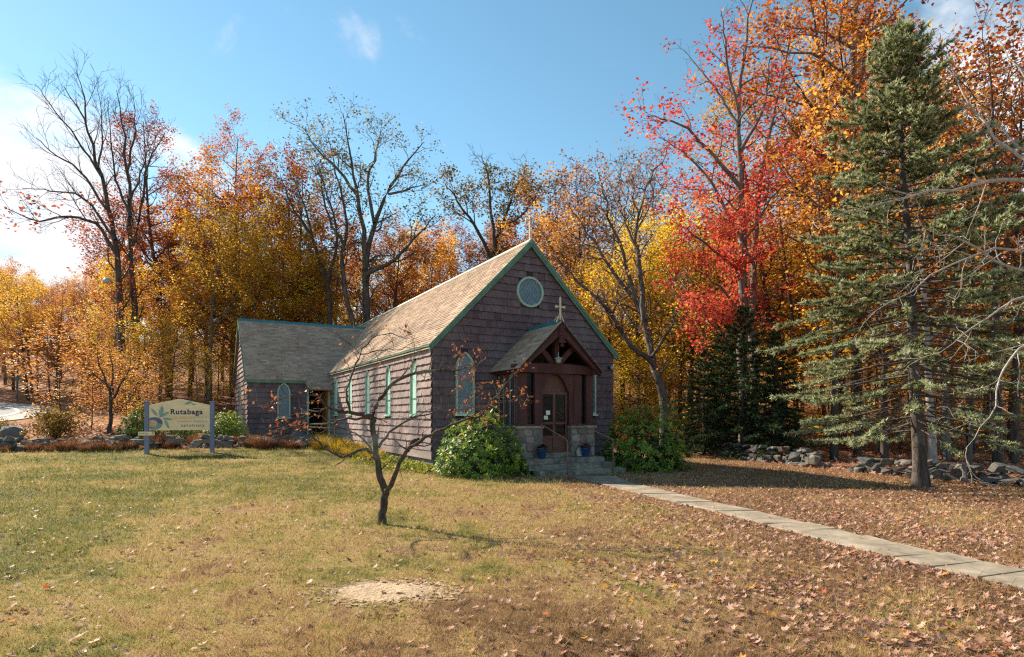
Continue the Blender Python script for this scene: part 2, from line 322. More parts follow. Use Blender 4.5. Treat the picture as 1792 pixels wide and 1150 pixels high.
# ------------------------------------------------------------------ terrain
CP = np.array([(0, 0, 0), (-8, 4, 0), (8, 4, 0), (0, 9, 0), (-8, 12, 0), (8, 10, -.02), (-2, 15, -.05), (1.8, 18.5, -.17), (-2.7, 20, -.06), (4, 22, -.15), (10.3, 15.4, -.1),
    (13, 15.6, -.08), (10.6, 21, -.08), (8.5, 30, 0), (-9, 25, .18), (-14.4, 24.2, .2), (-21, 25, .25), (-13.6, 31, .75), (-9, 34, .6), (-19.7, 30, .93), (-26, 30, .95), (-31, 33, 1.16), (-34, 42, 2.1),
    (-20, 42, 1.9), (0, 46, 1.6), (12, 40, .9), (25, 30, .5), (25, 12, 0), (-14, 8, 0.05), (-25, 14, .2), (-30, 22, .55), (0, -20, 0), (-40, 60, 4.2), (0, 70, 5.5), (40, 60, 5), (60, 20, 2.5),
    (-60, 20, 1.5), (-80, 80, 8), (80, 90, 12), (0, 150, 24), (0, 400, 40), (400, 200, 40), (-400, 200, 30), (-400, -60, 2), (400, -60, 2), (0, -60, 0)], float)
def _tps(r2): return np.where(r2 > 1e-9, r2 * np.log(r2 + 1e-12), 0)
_n = len(CP); _d = ((CP[:, None, :2] - CP[None, :, :2]) / 50.0) ** 2; _A = np.zeros((_n + 3, _n + 3)); _A[:_n, :_n] = _tps(_d.sum(2)) + np.eye(_n) * 1e-4
_A[:_n, _n] = 1; _A[:_n, _n + 1:] = CP[:, :2] / 50; _A[_n:, :_n] = _A[:_n, _n:].T
_w = np.linalg.solve(_A, np.concatenate([CP[:, 2], [0, 0, 0]]))
def hf(x, y):
    x = np.asarray(x, float); y = np.asarray(y, float); sh = x.shape; x = x.ravel(); y = y.ravel()
    r2 = ((x[:, None] - CP[:, 0]) / 50) ** 2 + ((y[:, None] - CP[:, 1]) / 50) ** 2
    return (_tps(r2) @ _w[:_n] + _w[_n] + _w[_n + 1] * x / 50 + _w[_n + 2] * y / 50).reshape(sh)
def h1(x, y): return float(hf(np.array([x]), np.array([y]))[0])
RW = np.array([(7.2, 36), (8.3, 30), (10.6, 20.9), (10.95, 19.2), (13, 15.4), (17, 9), (24, 0)], float)   # the stone wall on the right
def right_x(y):
    return np.interp(-y, -RW[:, 1], RW[:, 0])
CHX, CHY, CHR = 0.6325, 21.832, R(28.4)
cu = np.array([math.cos(CHR), math.sin(CHR)]); cv = np.array([-math.sin(CHR), math.cos(CHR)])
def church_local(x, y):
    dx, dy = x - CHX, y - CHY; return dx * cu[0] + dy * cu[1], dx * cv[0] + dy * cv[1]
def left_wall_y(x): return np.interp(x, [-40, -24, -14, -9, -7.5], [23.8, 25.2, 26.3, 28.2, 29.2])
def lawn_mask(x, y):
    """1 on the lawn, 0 in the wood"""
    a = np.clip((right_x(y) - .3 - x) / 1.0, 0, 1); lx, ly = church_local(x, y)
    b = np.clip((left_wall_y(x) - .4 - y) / .8, 0, 1); b = np.where(x > -7, np.clip((31 - y) / 3, 0, 1), b)
    return a * b
xs = np.concatenate([np.linspace(-420, -60, 30), np.arange(-58, 36, .55), np.linspace(38, 420, 30)])
ys = np.concatenate([np.linspace(-70, -4, 14), np.arange(-3, 50, .55), np.linspace(51, 110, 40), np.linspace(116, 460, 30)])
GX, GY = np.meshgrid(xs, ys); GZ = hf(GX, GY); nx, ny = len(xs), len(ys)
idx = np.arange(nx * ny).reshape(ny, nx)
gf = np.stack([idx[:-1, :-1], idx[:-1, 1:], idx[1:, 1:], idx[1:, :-1]], -1).reshape(-1, 4)
def ground_color(k):
    """lawn colour from world position, shared by the soil and the grass blades"""
    p = k.pos(); big = k.noise(p, .33, 4, .6); mid = k.noise(p, 1.25, 4, .65); sm = k.noise(p, 5.0, 4, .6)
    x = k.n('ShaderNodeSeparateXYZ', {0: p}); side = k.rng(x.outputs[0], -7, 6, -.07, .105)
    near = k.rng(x.outputs[1], 4.6, 6.8, .06, 0.0)
    s = k.math('ADD', k.math('ADD', k.math('MULTIPLY', big, .55), k.math('MULTIPLY', mid, .35)), k.math('ADD', k.math('MULTIPLY', sm, .22), side)); s = k.math('ADD', k.math('MULTIPLY', k.math('ADD', s, near), 1.45), -.255)
    return k.ramp(s, [(.36, (0.10, 0.125, 0.022)), (.46, (0.20, 0.185, 0.04)), (.54, (0.39, 0.30, 0.10)), (.60, (0.45, 0.30, 0.14)), (.68, (0.30, 0.175, 0.09)), (.80, (0.19, 0.10, 0.055))]), sm
m, t, o = new_mat('ground'); k = NT(t); gc, sm = ground_color(k)
p = k.pos(); vo = k.n('ShaderNodeTexVoronoi', {'Scale': 9.0, 'Vector': p}); lit = k.ramp(k.n('ShaderNodeSeparateColor', {0: vo.outputs['Color']}).outputs[0], [(0, (0.10, 0.045, 0.025)), (.4, (0.24, 0.10, 0.045)), (.75, (0.36, 0.17, 0.075)), (1, (0.42, 0.25, 0.14))])
c = k.mix(k.rng(k.math('ADD', k.attr('lawn'), k.math('MULTIPLY', k.noise(p, 1.2, 4), .5)), .55, .95, 0, 1), lit, k.mix(.45, gc, (0.12, 0.085, 0.045)))
t.links.new(k.bsdf(c, .95, k.bump(k.noise(p, 22, 4), .7, .03), .1), o.inputs[0]); M['ground'] = m
g = link('ground', np_mesh('ground', np.stack([GX, GY, GZ], -1).reshape(-1, 3), gf, m, {'lawn': lawn_mask(GX, GY).ravel()}, True)); tag(g, kind='structure')
m, t, o = new_mat('grass'); k = NT(t); gc, sm = ground_color(k)
c = k.mix(k.attr('v'), gc, (0.42, 0.32, 0.14)); hs = k.n('ShaderNodeHueSaturation', {'Color': c}); hs.inputs['Value'].default_value = 1.15; c = hs.outputs[0]
tr = k.n('ShaderNodeBsdfTranslucent', {'Color': c}); mxs = k.n('ShaderNodeMixShader', {0: .35}); t.links.new(k.bsdf(c, .7, None, .2), mxs.inputs[1]); t.links.new(tr.outputs[0], mxs.inputs[2]); t.links.new(mxs.outputs[0], o.inputs[0]); M['grass'] = m
def drape(name, polys, mat, dz, parent=None, fill=.5):
    V = []; Fc = []
    for q in polys:
        b = len(V)
        for (x, y) in q: V.append((x, y, h1(x, y) + dz))
        Fc.append(tuple(range(b, b + len(q))))
    me = bpy.data.meshes.new(name); me.from_pydata(V, [], Fc); me.materials.append(mat); return link(name, me, parent)
# road bend at far left, climbing away
RC = np.array([-40.5, 36.5])
def arc(r0, r1, a0, a1, n=48):
    A = np.linspace(a0, a1, n); res = []
    for i in range(n - 1):
        for j in range(4):
            ra, rb = r0 + (r1 - r0) * j / 4, r0 + (r1 - r0) * (j + 1) / 4
            res.append([(RC[0] + r * math.cos(a) * 1.15, RC[1] + r * math.sin(a)) for r, a in ((ra, A[i]), (rb, A[i]), (rb, A[i + 1]), (ra, A[i + 1]))])
    return res
road = drape('road', arc(2.0, 8.2, -2.6, 2.4), M['asphalt'], .05); tag(road, kind='structure')
tag(drape('road_shoulder', arc(8.2, 9.9, -2.6, 2.4), M['gravel'], .045), kind='structure')
drape('edge_line', arc(7.75, 7.95, -2.6, 2.4), M['road_white'], .056, road)
# sand patch in the lawn
rng = np.random.default_rng(5)
an = np.linspace(0, 2 * math.pi, 260, endpoint=False)
rad = .84 + .10 * np.sin(3 * an + 1) + .06 * np.sin(7 * an) + .03 * np.sin(17 * an + 2) + .02 * np.sin(41 * an) + .035 * rng.standard_normal(260)
SAND = (-1.24, 5.93, .60, .37)
sp = drape('sand_patch', [[(SAND[0] + SAND[2] * r * math.cos(a), SAND[1] + SAND[3] * r * math.sin(a)) for r, a in zip(rad, an)]] + [[(SAND[0] + SAND[2] * q * math.cos(a) + e * math.cos(b), SAND[1] + SAND[3] * q * math.sin(a) + e * math.sin(b)) for b in (0, 1.3, 2.4, 3.6, 5)] for q, a, e in zip(.80 + .55 * rng.uniform(0, 1, 900) ** 1.5, rng.uniform(0, 6.28, 900), rng.uniform(.006, .026, 900))], M['sand'], .012); tag(sp, kind='structure')
# concrete path
pathC = np.array([(2.45, 18.6), (2.75, 17.0), (3.35, 13.8), (3.7, 12.3), (4.02, 10.95), (4.32, 9.65), (4.46, 9.0), (4.58, 8.45), (4.72, 7.92), (4.9, 7.35), (5.03, 6.9), (5.2, 6.45), (5.42, 5.85), (5.68, 5.1), (5.98, 4.2), (6.4, 3.1)])
pathW = np.interp(np.arange(len(pathC)), [0, 1, 2, 4, 16], [1.4, 1.05, .92, .80, .78])
path = empty('path', (2.45, 18.6, h1(2.45, 18.6))); tag(path, kind='structure')
for i in range(len(pathC) - 1):
    a, b = pathC[i], pathC[i + 1]; d = (b - a) / np.linalg.norm(b - a); a = a + d * .02; b = b - d * .02; nrm = np.array([d[1], -d[0]]); mb = MB()
    tlt = rng.uniform(-.012, .012, 2); wj = rng.uniform(-.015, .015)
    wa, wb = pathW[i] / 2 + wj, pathW[i + 1] / 2 + wj
    q = [a - nrm * wa, b - nrm * wb, b + nrm * wb, a + nrm * wa]; zz = [h1(*p_) + .045 + tlt[0] * s1 + tlt[1] * s2 for p_, s1, s2 in zip(q, (-1, 1, 1, -1), (-1, -1, 1, 1))]
    pv = path.location
    mb.face_set([(p_[0] - pv.x, p_[1] - pv.y, z - .1 - pv.z) for p_, z in zip(q, zz)] + [(p_[0] - pv.x, p_[1] - pv.y, z - pv.z) for p_, z in zip(q, zz)], [(4, 5, 6, 7), (0, 1, 5, 4), (1, 2, 6, 5), (2, 3, 7, 6), (3, 0, 4, 7), (3, 2, 1, 0)])
    mb.build('slab', M['concrete'], path, bevel=.008)
def path_dist(x, y):
    d = np.full(np.shape(x), 9.0)
    for i in range(len(pathC) - 1):
        a, b = pathC[i], pathC[i + 1]; e = b - a; tt = np.clip(((x - a[0]) * e[0] + (y - a[1]) * e[1]) / (e @ e), 0, 1)
        d = np.minimum(d, np.hypot(x - a[0] - tt * e[0], y - a[1] - tt * e[1]) - (pathW[i] * (1 - tt) + pathW[i + 1] * tt) / 2)
    return d
def on_path(x, y): return path_dist(x, y) < -0.035

# ------------------------------------------------------------------ church (local x along the front, y towards the back, z up)
church = empty('church', (CHX, CHY, 0), CHR)
tag(church, 'brown shingled chapel with steep tan roof, side annex and timber porch', 'church')
HWD, RIDGE, EAVE, SLOPE, LEN = 3.70, 7.96, 4.137, 1.0208, 23.9
Z3 = (0, 0, 1)
cr_ = np.random.default_rng(11)
cand = []          # every wall shingle: (apparent size, wall, vertices, faces, tint)
def shingles(wall, o, ux, n, poly, holes, expo=.262, z0=.3, weight=1.0):
    o = np.array(o, float); ux = np.array(ux, float); n = np.array(n, float); zmax = max(p[1] for p in poly); s0 = min(p[0] for p in poly); s1 = max(p[0] for p in poly)
    z = z0
    while z < zmax:
        s = s0 - cr_.uniform(0, .2); rowt = cr_.normal(0, .06)
        while s < s1:
            wd = cr_.uniform(.13, .33); a, b = s + .001, s + wd - .001; s += wd
            iv = [(a, b)]
            for hole in holes:
                for zz in (z + .04, z + expo * .5, z + expo - .04):
                    h = hole(zz)
                    if h: iv = [q for (p0, p1) in iv for q in ((p0, min(p1, h[0])), (max(p0, h[1]), p1)) if q[1] - q[0] > .012]
            zb = z + cr_.uniform(-.009, .009)
            for (a_, b_) in iv:
                pl = clip([(a_, zb), (b_, zb), (b_, z + expo + .012), (a_, z + expo + .012)], poly)
                if area(pl) < .001: continue
                tb = cr_.uniform(.050, .064); tilt = cr_.normal(0, .004)
                fr = []; bk = []
                for (ps, pz) in pl:
                    f_ = 1 - (pz - zb) / (expo + .02); d = .004 + tb * max(0, f_) + tilt * (ps - a_) / (b_ - a_)
                    base = o + ux * ps + np.array([0, 0, pz]); fr.append(base + n * max(.003, d)); bk.append(base + n * -.002)
                kk = len(pl); fs = [tuple(range(kk))] + [(i, kk + i, kk + (i + 1) % kk, (i + 1) % kk) for i in range(kk)]
                ctr = np.mean(fr, 0); wx = CHX + cu[0] * ctr[0] + cv[0] * ctr[1]; wy = CHY + cu[1] * ctr[0] + cv[1] * ctr[1]
                cand.append((weight * area(pl) / (wx * wx + wy * wy), wall, fr + bk, fs, float(np.clip(.5 + rowt + cr_.normal(0, .12), .1, 1))))
        z += expo
def rect_hole(a, b, z0, z1): return lambda z: (a, b) if z0 < z < z1 else None
def arch_poly(c, w, z0, z1, n=9):
    """pointed arch, anticlockwise seen with s to the right"""
    h = w / 2; spring = z1 - w * .80; pts = [(c - h, z0), (c + h, z0)]
    rr = (h * h + (z1 - spring) ** 2) / (2 * h); 
    for i in range(n): 
        a = math.asin(min(1, (z1 - spring) / rr)) * i / (n - 1); pts.append((c + h - rr + rr * math.cos(a), spring + rr * math.sin(a)))
    for i in range(n - 2, -1, -1):
        a = math.asin(min(1, (z1 - spring) / rr)) * i / (n - 1); pts.append((c - h + rr - rr * math.cos(a), spring + rr * math.sin(a)))
    return pts
def poly_hole(poly, mg=-.03):
    def f(z):
        xs_ = []
        for i in range(len(poly)):
            p, q = poly[i - 1], poly[i]
            if (p[1] <= z) != (q[1] <= z): xs_.append(p[0] + (z - p[1]) / (q[1] - p[1]) * (q[0] - p[0]))
        return (min(xs_) - mg, max(xs_) + mg) if len(xs_) > 1 and max(xs_) - min(xs_) > .08 else None
    return f
def window(o, ux, n, poly, fw=.07, proj=.11, cell=(.115, .19), pane_mat='glass', frame='mint', lattice=True, sill=True, bar=None, depth=.03):
    inn = inset(poly, fw); mb = MB(); k = len(poly); O, U, N = map(np.array, (o, ux, n)); P = lambda s, z, d: O + U * s + np.array([0, 0, z]) + N * d
    vs = [P(*p, 0) for p in poly] + [P(*p, proj) for p in poly] + [P(*p, proj) for p in inn] + [P(*p, depth) for p in inn]
    fs = []
    for i in range(k):
        j = (i + 1) % k; fs += [(i, j, k + j, k + i), (k + i, k + j, 2 * k + j, 2 * k + i), (2 * k + i, 2 * k + j, 3 * k + j, 3 * k + i)]
    win = mb.face_set(vs, fs).build('window', M[frame], church)
    if lattice:
        MB().prism(inn, o, ux, Z3, n, .02, .034).build('lead_came', M['lead'], win)
        x0 = min(p[0] for p in inn); x1 = max(p[0] for p in inn); z0 = min(p[1] for p in inn); z1 = max(p[1] for p in inn); cw, ch = cell
        for i in range(int((x1 - x0) / cw) + 3):
            for j in range(int((z1 - z0) / ch) * 2 + 4):
                cx_ = x0 + (i - 1 + (.5 if j % 2 else 0)) * cw; cz = z0 + (j - 1) * ch / 2; g_ = .0065
                d = clip([(cx_, cz - ch / 2 + g_ * 1.6), (cx_ + cw / 2 - g_, cz), (cx_, cz + ch / 2 - g_ * 1.6), (cx_ - cw / 2 + g_, cz)], inset(inn, .006))
                if area(d) > .0012:
                    m_ = MB(); tl = cr_.normal(0, .0022, 2); k2 = len(d)
                    m_.face_set([P(p[0], p[1], .035) for p in d] + [P(p[0], p[1], .040 + tl[0] * (p[0] - cx_) / cw + tl[1] * (p[1] - cz) / ch) for p in d], [tuple(range(k2, 2 * k2))] + [(q, (q + 1) % k2, k2 + (q + 1) % k2, k2 + q) for q in range(k2)])
                    m_.build('pane', M[pane_mat], win)
    else:
        MB().prism(inn, o, ux, Z3, n, depth - .01, depth + .008).build('pane', M[pane_mat], win)
        if bar:
            MB().prism([(inn[0][0] + .002, bar), (inn[1][0] - .002, bar), (inn[1][0] - .002, bar + .03), (inn[0][0] + .002, bar + .03)], o, ux, Z3, n, depth + .0085, depth + .03).build('sash_bar', M['green_trim'], win)
    if sill:
        a, b = poly[0], poly[1]; MB().prism([(a[0] - .05, a[1] - .055), (b[0] + .05, a[1] - .055), (b[0] + .05, a[1] - .002), (a[0] - .05, a[1] - .002)], o, ux, Z3, n, 0, proj + .06).build('sill', M['mint_pale'], win)
    return win
# front wall
gz = RIDGE - .15
front_poly = [(-HWD, .28), (HWD, .28), (HWD, gz - HWD * SLOPE), (0, gz), (-HWD, gz - HWD * SLOPE)]
fo, fu, fn = (0, 0, 0), (1, 0, 0), (0, -1, 0)
front_wall = MB().prism(front_poly, fo, fu, Z3, fn, -.16, 0).build('front_wall', M['wall_back'], church)
rnd_poly = [(-.02 + .545 * math.cos(2 * math.pi * i / 36), 6.11 + .545 * math.sin(2 * math.pi * i / 36)) for i in range(36)]
wL = arch_poly(-2.55, .68, 1.76, 3.86); wR = arch_poly(2.50, .68, 1.76, 3.86)
shingles('f', fo, fu, fn, front_poly, [poly_hole(rnd_poly), poly_hole(wL), poly_hole(wR), rect_hole(-1.30, 1.30, 0, 3.1)])
window(fo, fu, fn, rnd_poly, .075, .10, (.125, .20), sill=False)
window(fo, fu, fn, wL); window(fo, fu, fn, wR, lattice=True)
# left wall of the nave: s runs towards the front so that s to the right is seen from outside
lo, lu, ln = (-HWD, 0, 0), (0, -1, 0), (-1, 0, 0)
lp = [(-15.4, .28), (-.0, .28), (0, 4.05), (-15.4, 4.05)]
WINY = [1.74, 4.73, 7.77, 10.9, 14.0]
mb = MB(); y_ = .161
for yw in WINY:
    mb.box(-HWD, -HWD + .16, y_, yw - .34, .28, 4.06); mb.box(-HWD, -HWD + .16, yw - .34, yw + .34, .28, 1.75); mb.box(-HWD, -HWD + .16, yw - .34, yw + .34, 3.70, 4.06); y_ = yw + .34
mb.box(-HWD, -HWD + .16, y_, LEN, .28, 4.06)
left_wall = mb.build('side_wall', M['wall_back'], church)
wins = [arch_poly(-y, .70, 1.74, 3.72) for y in WINY]
lp_up = [(-15.4, .56), (0, .56), (0, 4.05), (-15.4, 4.05)]
shingles('l', lo, lu, ln, lp_up, [poly_hole(q) for q in wins], z0=.56 + .0, weight=.4)
for q in wins: window(lo, lu, ln, q, .035, .05, pane_mat='mint_pale', lattice=False, bar=2.3, depth=-.018)
MB().box(-HWD - .035, -HWD - .001, -.004, 15.38, .27, .565).build('skirt_board', simple('skirt', (0.36, 0.27, 0.24), .8, .2, 3, .2, (1, .1, 1)), church)
MB().box(HWD - .16, HWD, .161, LEN, .28, 4.06).build('side_wall', M['shingle'], church)
MB().prism(front_poly, (0, LEN, 0), fu, Z3, (0, 1, 0), -.16, .0).build('back_wall', M['shingle'], church)
MB().box(-HWD + .05, HWD - .05, .05, LEN - .05, -.6, .279).build('foundation', M['mortar'], church)
# roofs
def tabs(name, o, a, b, n, poly, parent, seed=1, expo=.145):
    r_ = np.random.default_rng(seed); mb = MB(); O, A, B, N = [np.array(q, float) for q in (o, a, b, n)]
    z0 = min(p[1] for p in poly); z1 = max(p[1] for p in poly); s0 = min(p[0] for p in poly); s1 = max(p[0] for p in poly); z = z0
    while z < z1:
        s = s0 - r_.uniform(0, .3)
        while s < s1:
            wd = r_.choice([.17, .25, .33, .42]); q = clip([(s, z), (s + wd, z), (s + wd, z + expo + .01), (s, z + expo + .01)], poly); s += wd
            if area(q) < .0008: continue
            th = r_.choice([.010, .016, .022]); k2 = len(q)
            fr = [O + A * p[0] + B * p[1] + N * (.003 + th * max(0, 1 - (p[1] - z) / (expo + .012))) for p in q]; bk = [O + A * p[0] + B * p[1] for p in q]
            mb.face_set(fr + bk, [tuple(range(k2))] + [(i, k2 + i, k2 + (i + 1) % k2, (i + 1) % k2) for i in range(k2)], float(np.clip(r_.normal(.5, .27), 0, 1)))
        z += expo
    ob = mb.build(name, M['roof'], parent); ob['kind'] = 'stuff'; return ob
def slab(name, o, a, b, n, poly, th, parent=None, mat='roof'): return MB().prism(poly, o, a, b, n, -th, 0).build(name, M[mat], parent or church)
OV, OE = .13, .14
L2 = math.hypot(1, SLOPE); ex = HWD + OE; ez = RIDGE - ex * SLOPE; slen = ex * L2
for sgn in (-1, 1):
    o_ = (sgn * ex, 0, ez); b_ = (-sgn / L2, 0, SLOPE / L2); n_ = (sgn * SLOPE / L2, 0, 1 / L2)
    if sgn < 0: a_ = (0, -1, 0); pl = [(-LEN - .13, 0), (OV, 0), (OV, slen), (-LEN - .13, slen)]
    else: a_ = (0, 1, 0); pl = [(-OV, 0), (LEN + .13, 0), (LEN + .13, slen), (-OV, slen)]
    rf = slab('roof', o_, a_, b_, n_, pl, .10); tabs('roof_shingles', o_, a_, b_, n_, pl, rf, 3 + sgn)
    # rake board, drip edge and eave fascia
    zt = RIDGE - .145
    MB().face_set([(sgn * (ex + .01), -OV - .01, ez - .145), (0, -OV - .01, zt), (0, -OV - .01, zt - .10), (sgn * (ex + .01), -OV - .01, ez - .245),
        (sgn * (ex + .01), -OV + .03, ez - .145), (0, -OV + .03, zt), (0, -OV + .03, zt - .10), (sgn * (ex + .01), -OV + .03, ez - .245)],
        [(0, 1, 2, 3), (4, 7, 6, 5), (0, 4, 5, 1), (3, 2, 6, 7), (0, 3, 7, 4), (1, 5, 6, 2)]).build('rake_board', M['green_trim'], church)
    MB().face_set([(sgn * (ex + .035), -OV - .03, ez - .02), (0, -OV - .03, RIDGE + .03), (0, -OV - .03, zt + .0), (sgn * (ex + .035), -OV - .03, ez - .15),
        (sgn * (ex + .035), -OV - .002, ez - .02), (0, -OV - .002, RIDGE + .03), (0, -OV - .002, zt + .0), (sgn * (ex + .035), -OV - .002, ez - .15)],
        [(0, 1, 2, 3), (4, 7, 6, 5), (0, 4, 5, 1), (3, 2, 6, 7), (0, 3, 7, 4), (1, 5, 6, 2)]).build('drip_edge', M['green_trim'], church)
    x0_, x1_ = sorted((sgn * (ex - .005), sgn * (ex + .02)))
    MB().box(x0_, x1_, -OV + .04, 15.2 if sgn < 0 else LEN, ez - .062, ez - .005).build('eave_board', M['green_trim'], church)
    x0_, x1_ = sorted((sgn * HWD + sgn * .05, sgn * (ex - .01)))
    MB().box(x0_, x1_, -OV + .04, 15.2 if sgn < 0 else LEN, ez - .13, ez - .09).build('soffit', M['cream'], church)
MB().prism([(-.13, -.10), (.13, -.10), (.13, -.07), (0, .055), (-.13, -.07)], (0, 0, RIDGE), (1, 0, 0), Z3, (0, 1, 0), -OV - .03, LEN + .1).build('ridge_cap', simple('ridge_pale', (0.38, 0.40, 0.33), .6, .15, 3, .05), church)
# cross on the gable peak
def cross(x, y, z, h, armz, arm, th, mat='cream'):
    mb = MB()
    mb.box(x - th / 2, x + th / 2, y - th / 2, y + th / 2, z, z + h - .05)
    mb.lathe([(th * .9, h - .06), (th * .95, h - .04), (.001, h + .05)], (x, y, z), 8)
    mb.box(x - arm, x - th / 2 - .001, y - th / 2 + .003, y + th / 2 - .003, z + armz - th * .45, z + armz + th * .45); mb.box(x + th / 2 + .001, x + arm, y - th / 2 + .003, y + th / 2 - .003, z + armz - th * .45, z + armz + th * .45)
    for s in (-1, 1): mb.box(min(x + s * arm, x + s * (arm + .035)), max(x + s * arm, x + s * (arm + .035)), y - th * .75, y + th * .75, z + armz - th * .9, z + armz + th * .9)
    return mb
cross(0, -.0, RIDGE + .03, .95, .70, .13, .042).build('gable_cross', M['cream'], church)
# annex: transverse wing behind, to the left
AX0, AY0, AEZ, ARZ, AHD = -7.91, 15.4, 3.73, 7.25, 4.1
asl = (ARZ - AEZ) / AHD; aL = math.hypot(1, asl); OA = .16
ao, au, an_ = (AX0, AY0, 0), (1, 0, 0), (0, -1, 0)
AW = -HWD - AX0
DX0, DX1, DZ0, DZ1 = AX0 + AW - 1.24, AX0 + AW - .10, .50, 3.08
amb = MB(); amb.box(AX0, DX0, AY0, AY0 + .16, .3, AEZ - .1); amb.box(DX0, -HWD - .002, AY0 + .002, AY0 + .16, DZ1, AEZ - .1); amb.box(DX1, -HWD - .002, AY0 + .002, AY0 + .16, .3, DZ1)
annex_wall = amb.build('annex_wall', M['wall_back'], church)
awin = arch_poly(1.74, .66, 1.60, 3.46)
shingles('a', ao, au, an_, [(0, .5), (AW - .01, .5), (AW - .01, AEZ - .02), (0, AEZ - .02)], [poly_hole(awin), rect_hole(AW - 1.30, AW - .06, .4, 3.12)], z0=.5, expo=.27)
window(ao, au, an_, awin, .07, .11)
# annex gable end
go, gu, gn = (AX0, AY0 + 2 * AHD, 0), (0, -1, 0), (-1, 0, 0)
gp = [(0, .3), (2 * AHD, .3), (2 * AHD, AEZ - .12), (AHD, ARZ - .14), (0, AEZ - .12)]
annex_gable = MB().prism(gp, (AX0, AY0 + 2 * AHD, 0), gu, Z3, gn, -.16, 0).build('annex_gable_wall', M['wall_back'], church)
gwin = arch_poly(4.1, .62, 1.65, 3.55); louv = [(3.8, 5.9), (4.4, 5.9), (4.4, 6.5), (3.8, 6.5)]
shingles('g', go, gu, gn, gp, [poly_hole(gwin), poly_hole(louv)], z0=.5, weight=.4)
window(go, gu, gn, gwin, .05, .07, pane_mat='mint_pale', lattice=False, bar=2.2)
vent = MB().prism(louv, go, gu, Z3, gn, 0, .03).build('gable_vent', M['iron'], church)
for i in range(5): MB().prism([(3.83, 5.95 + i * .105), (4.37, 5.95 + i * .105), (4.37, 6.0 + i * .105), (3.83, 6.0 + i * .105)], go, gu, Z3, gn, .031, .06).build('louver_slat', M['brown_paint'], vent)
MB().box(AX0 + .05, -HWD, AY0 + .05, AY0 + 2 * AHD - .05, -.4, .31).build('foundation', M['mortar'], church)
MB().box(AX0 + .2, -HWD + .0, AY0 + 2.2, AY0 + 2.3, .3, 3.6).build('inner_wall', M['brown_dark'], church)
MB().box(AX0 + .2, -HWD - .01, AY0 + .17, AY0 + 2.2, .31, .49).build('inner_floor', M['brown_dark'], church)
MB().box(AX0, -HWD, AY0 + 2 * AHD - .16, AY0 + 2 * AHD, .3, AEZ - .1).build('annex_wall', M['shingle'], church)
ylo = AY0 - OA; zlo = AEZ - OA * asl
o_ = (0, ylo, zlo); b_ = (0, 1 / aL, asl / aL); n_ = (0, -asl / aL, 1 / aL); asn = (AHD + OA) * aL
pl = [(AX0 - .14, 0), (-.6, 0), (-.6, asn), (AX0 - .14, asn)]
arf = slab('annex_roof', o_, (1, 0, 0), b_, n_, pl, .09); tabs('roof_shingles', o_, (1, 0, 0), b_, n_, pl, arf, 21)
pl2 = [(AX0 + AW - 1.36, -.72), (-HWD + .02, -.72), (-HWD + .02, -.003), (AX0 + AW - 1.36, -.003)]
ar2 = slab('door_canopy', o_, (1, 0, 0), b_, n_, pl2, .08); tabs('roof_shingles', o_, (1, 0, 0), b_, n_, pl2, ar2, 22)
o2 = (0, AY0 + 2 * AHD + OA, zlo); slab('annex_roof', o2, (-1, 0, 0), (0, -1 / aL, asl / aL), (0, asl / aL, 1 / aL), [(.6, 0), (-AX0 + .14, 0), (-AX0 + .14, asn), (.6, asn)], .09)
MB().prism([(-.15, -.11), (.15, -.11), (.15, -.06), (0, .06), (-.15, -.06)], (0, AY0 + AHD, ARZ), (0, 1, 0), Z3, (-1, 0, 0), .7, -AX0 + .17).build('ridge_cap', M['teal_ridge'], church)
MB().box(AX0 - .14, AX0 + AW - 1.37, ylo - .02, ylo + .004, zlo - .17, zlo - .03).build('eave_board', M['green_trim'], church)
for s_, yy in ((1, ylo), (-1, AY0 + 2 * AHD + OA)):
    ym = AY0 + AHD; x_ = AX0 - .15
    MB().face_set([(x_, yy, zlo - .0), (x_, ym, ARZ), (x_, ym, ARZ - .22), (x_, yy, zlo - .2), (x_ - .03, yy, zlo - .0), (x_ - .03, ym, ARZ), (x_ - .03, ym, ARZ - .22), (x_ - .03, yy, zlo - .2)],
        [(0, 1, 2, 3), (4, 7, 6, 5), (0, 4, 5, 1), (3, 2, 6, 7), (0, 3, 7, 4), (1, 5, 6, 2)]).build('rake_board', M['green_trim'], church)
# annex doorway with its door open
mb = MB(); mb.box(DX0 - .05, DX0 + .06, AY0 - .05, AY0 + .17, DZ0, DZ1 + .08); mb.box(DX1 - .06, DX1 + .05, AY0 - .05, AY0 + .17, DZ0, DZ1 + .08); mb.box(DX0 + .0605, DX1 - .0605, AY0 - .048, AY0 + .17, DZ1, DZ1 + .078)
mb.build('door_frame', M['mint'], church)
dl = MB(); a_ = R(84); dxy = np.array([-math.cos(a_), math.sin(a_)]); nn = np.array([math.sin(a_), math.cos(a_)]) * .045; h0 = np.array([DX1 - .07, AY0 + .1])
cs = [h0, h0 + dxy * 1.0, h0 + dxy * 1.0 + nn, h0 + nn]
dl.face_set([(p[0], p[1], DZ0 + .01) for p in cs] + [(p[0], p[1], DZ1 - .02) for p in cs], [(0, 1, 5, 4), (1, 2, 6, 5), (2, 3, 7, 6), (3, 0, 4, 7), (4, 5, 6, 7), (3, 2, 1, 0)])
dr = dl.build('annex_door', M['door_orange'], church)
MB().box(DX0 - .1, DX1 + .1, AY0 - .7, AY0 - .055, .0, .42).build('door_step', M['step'], church)

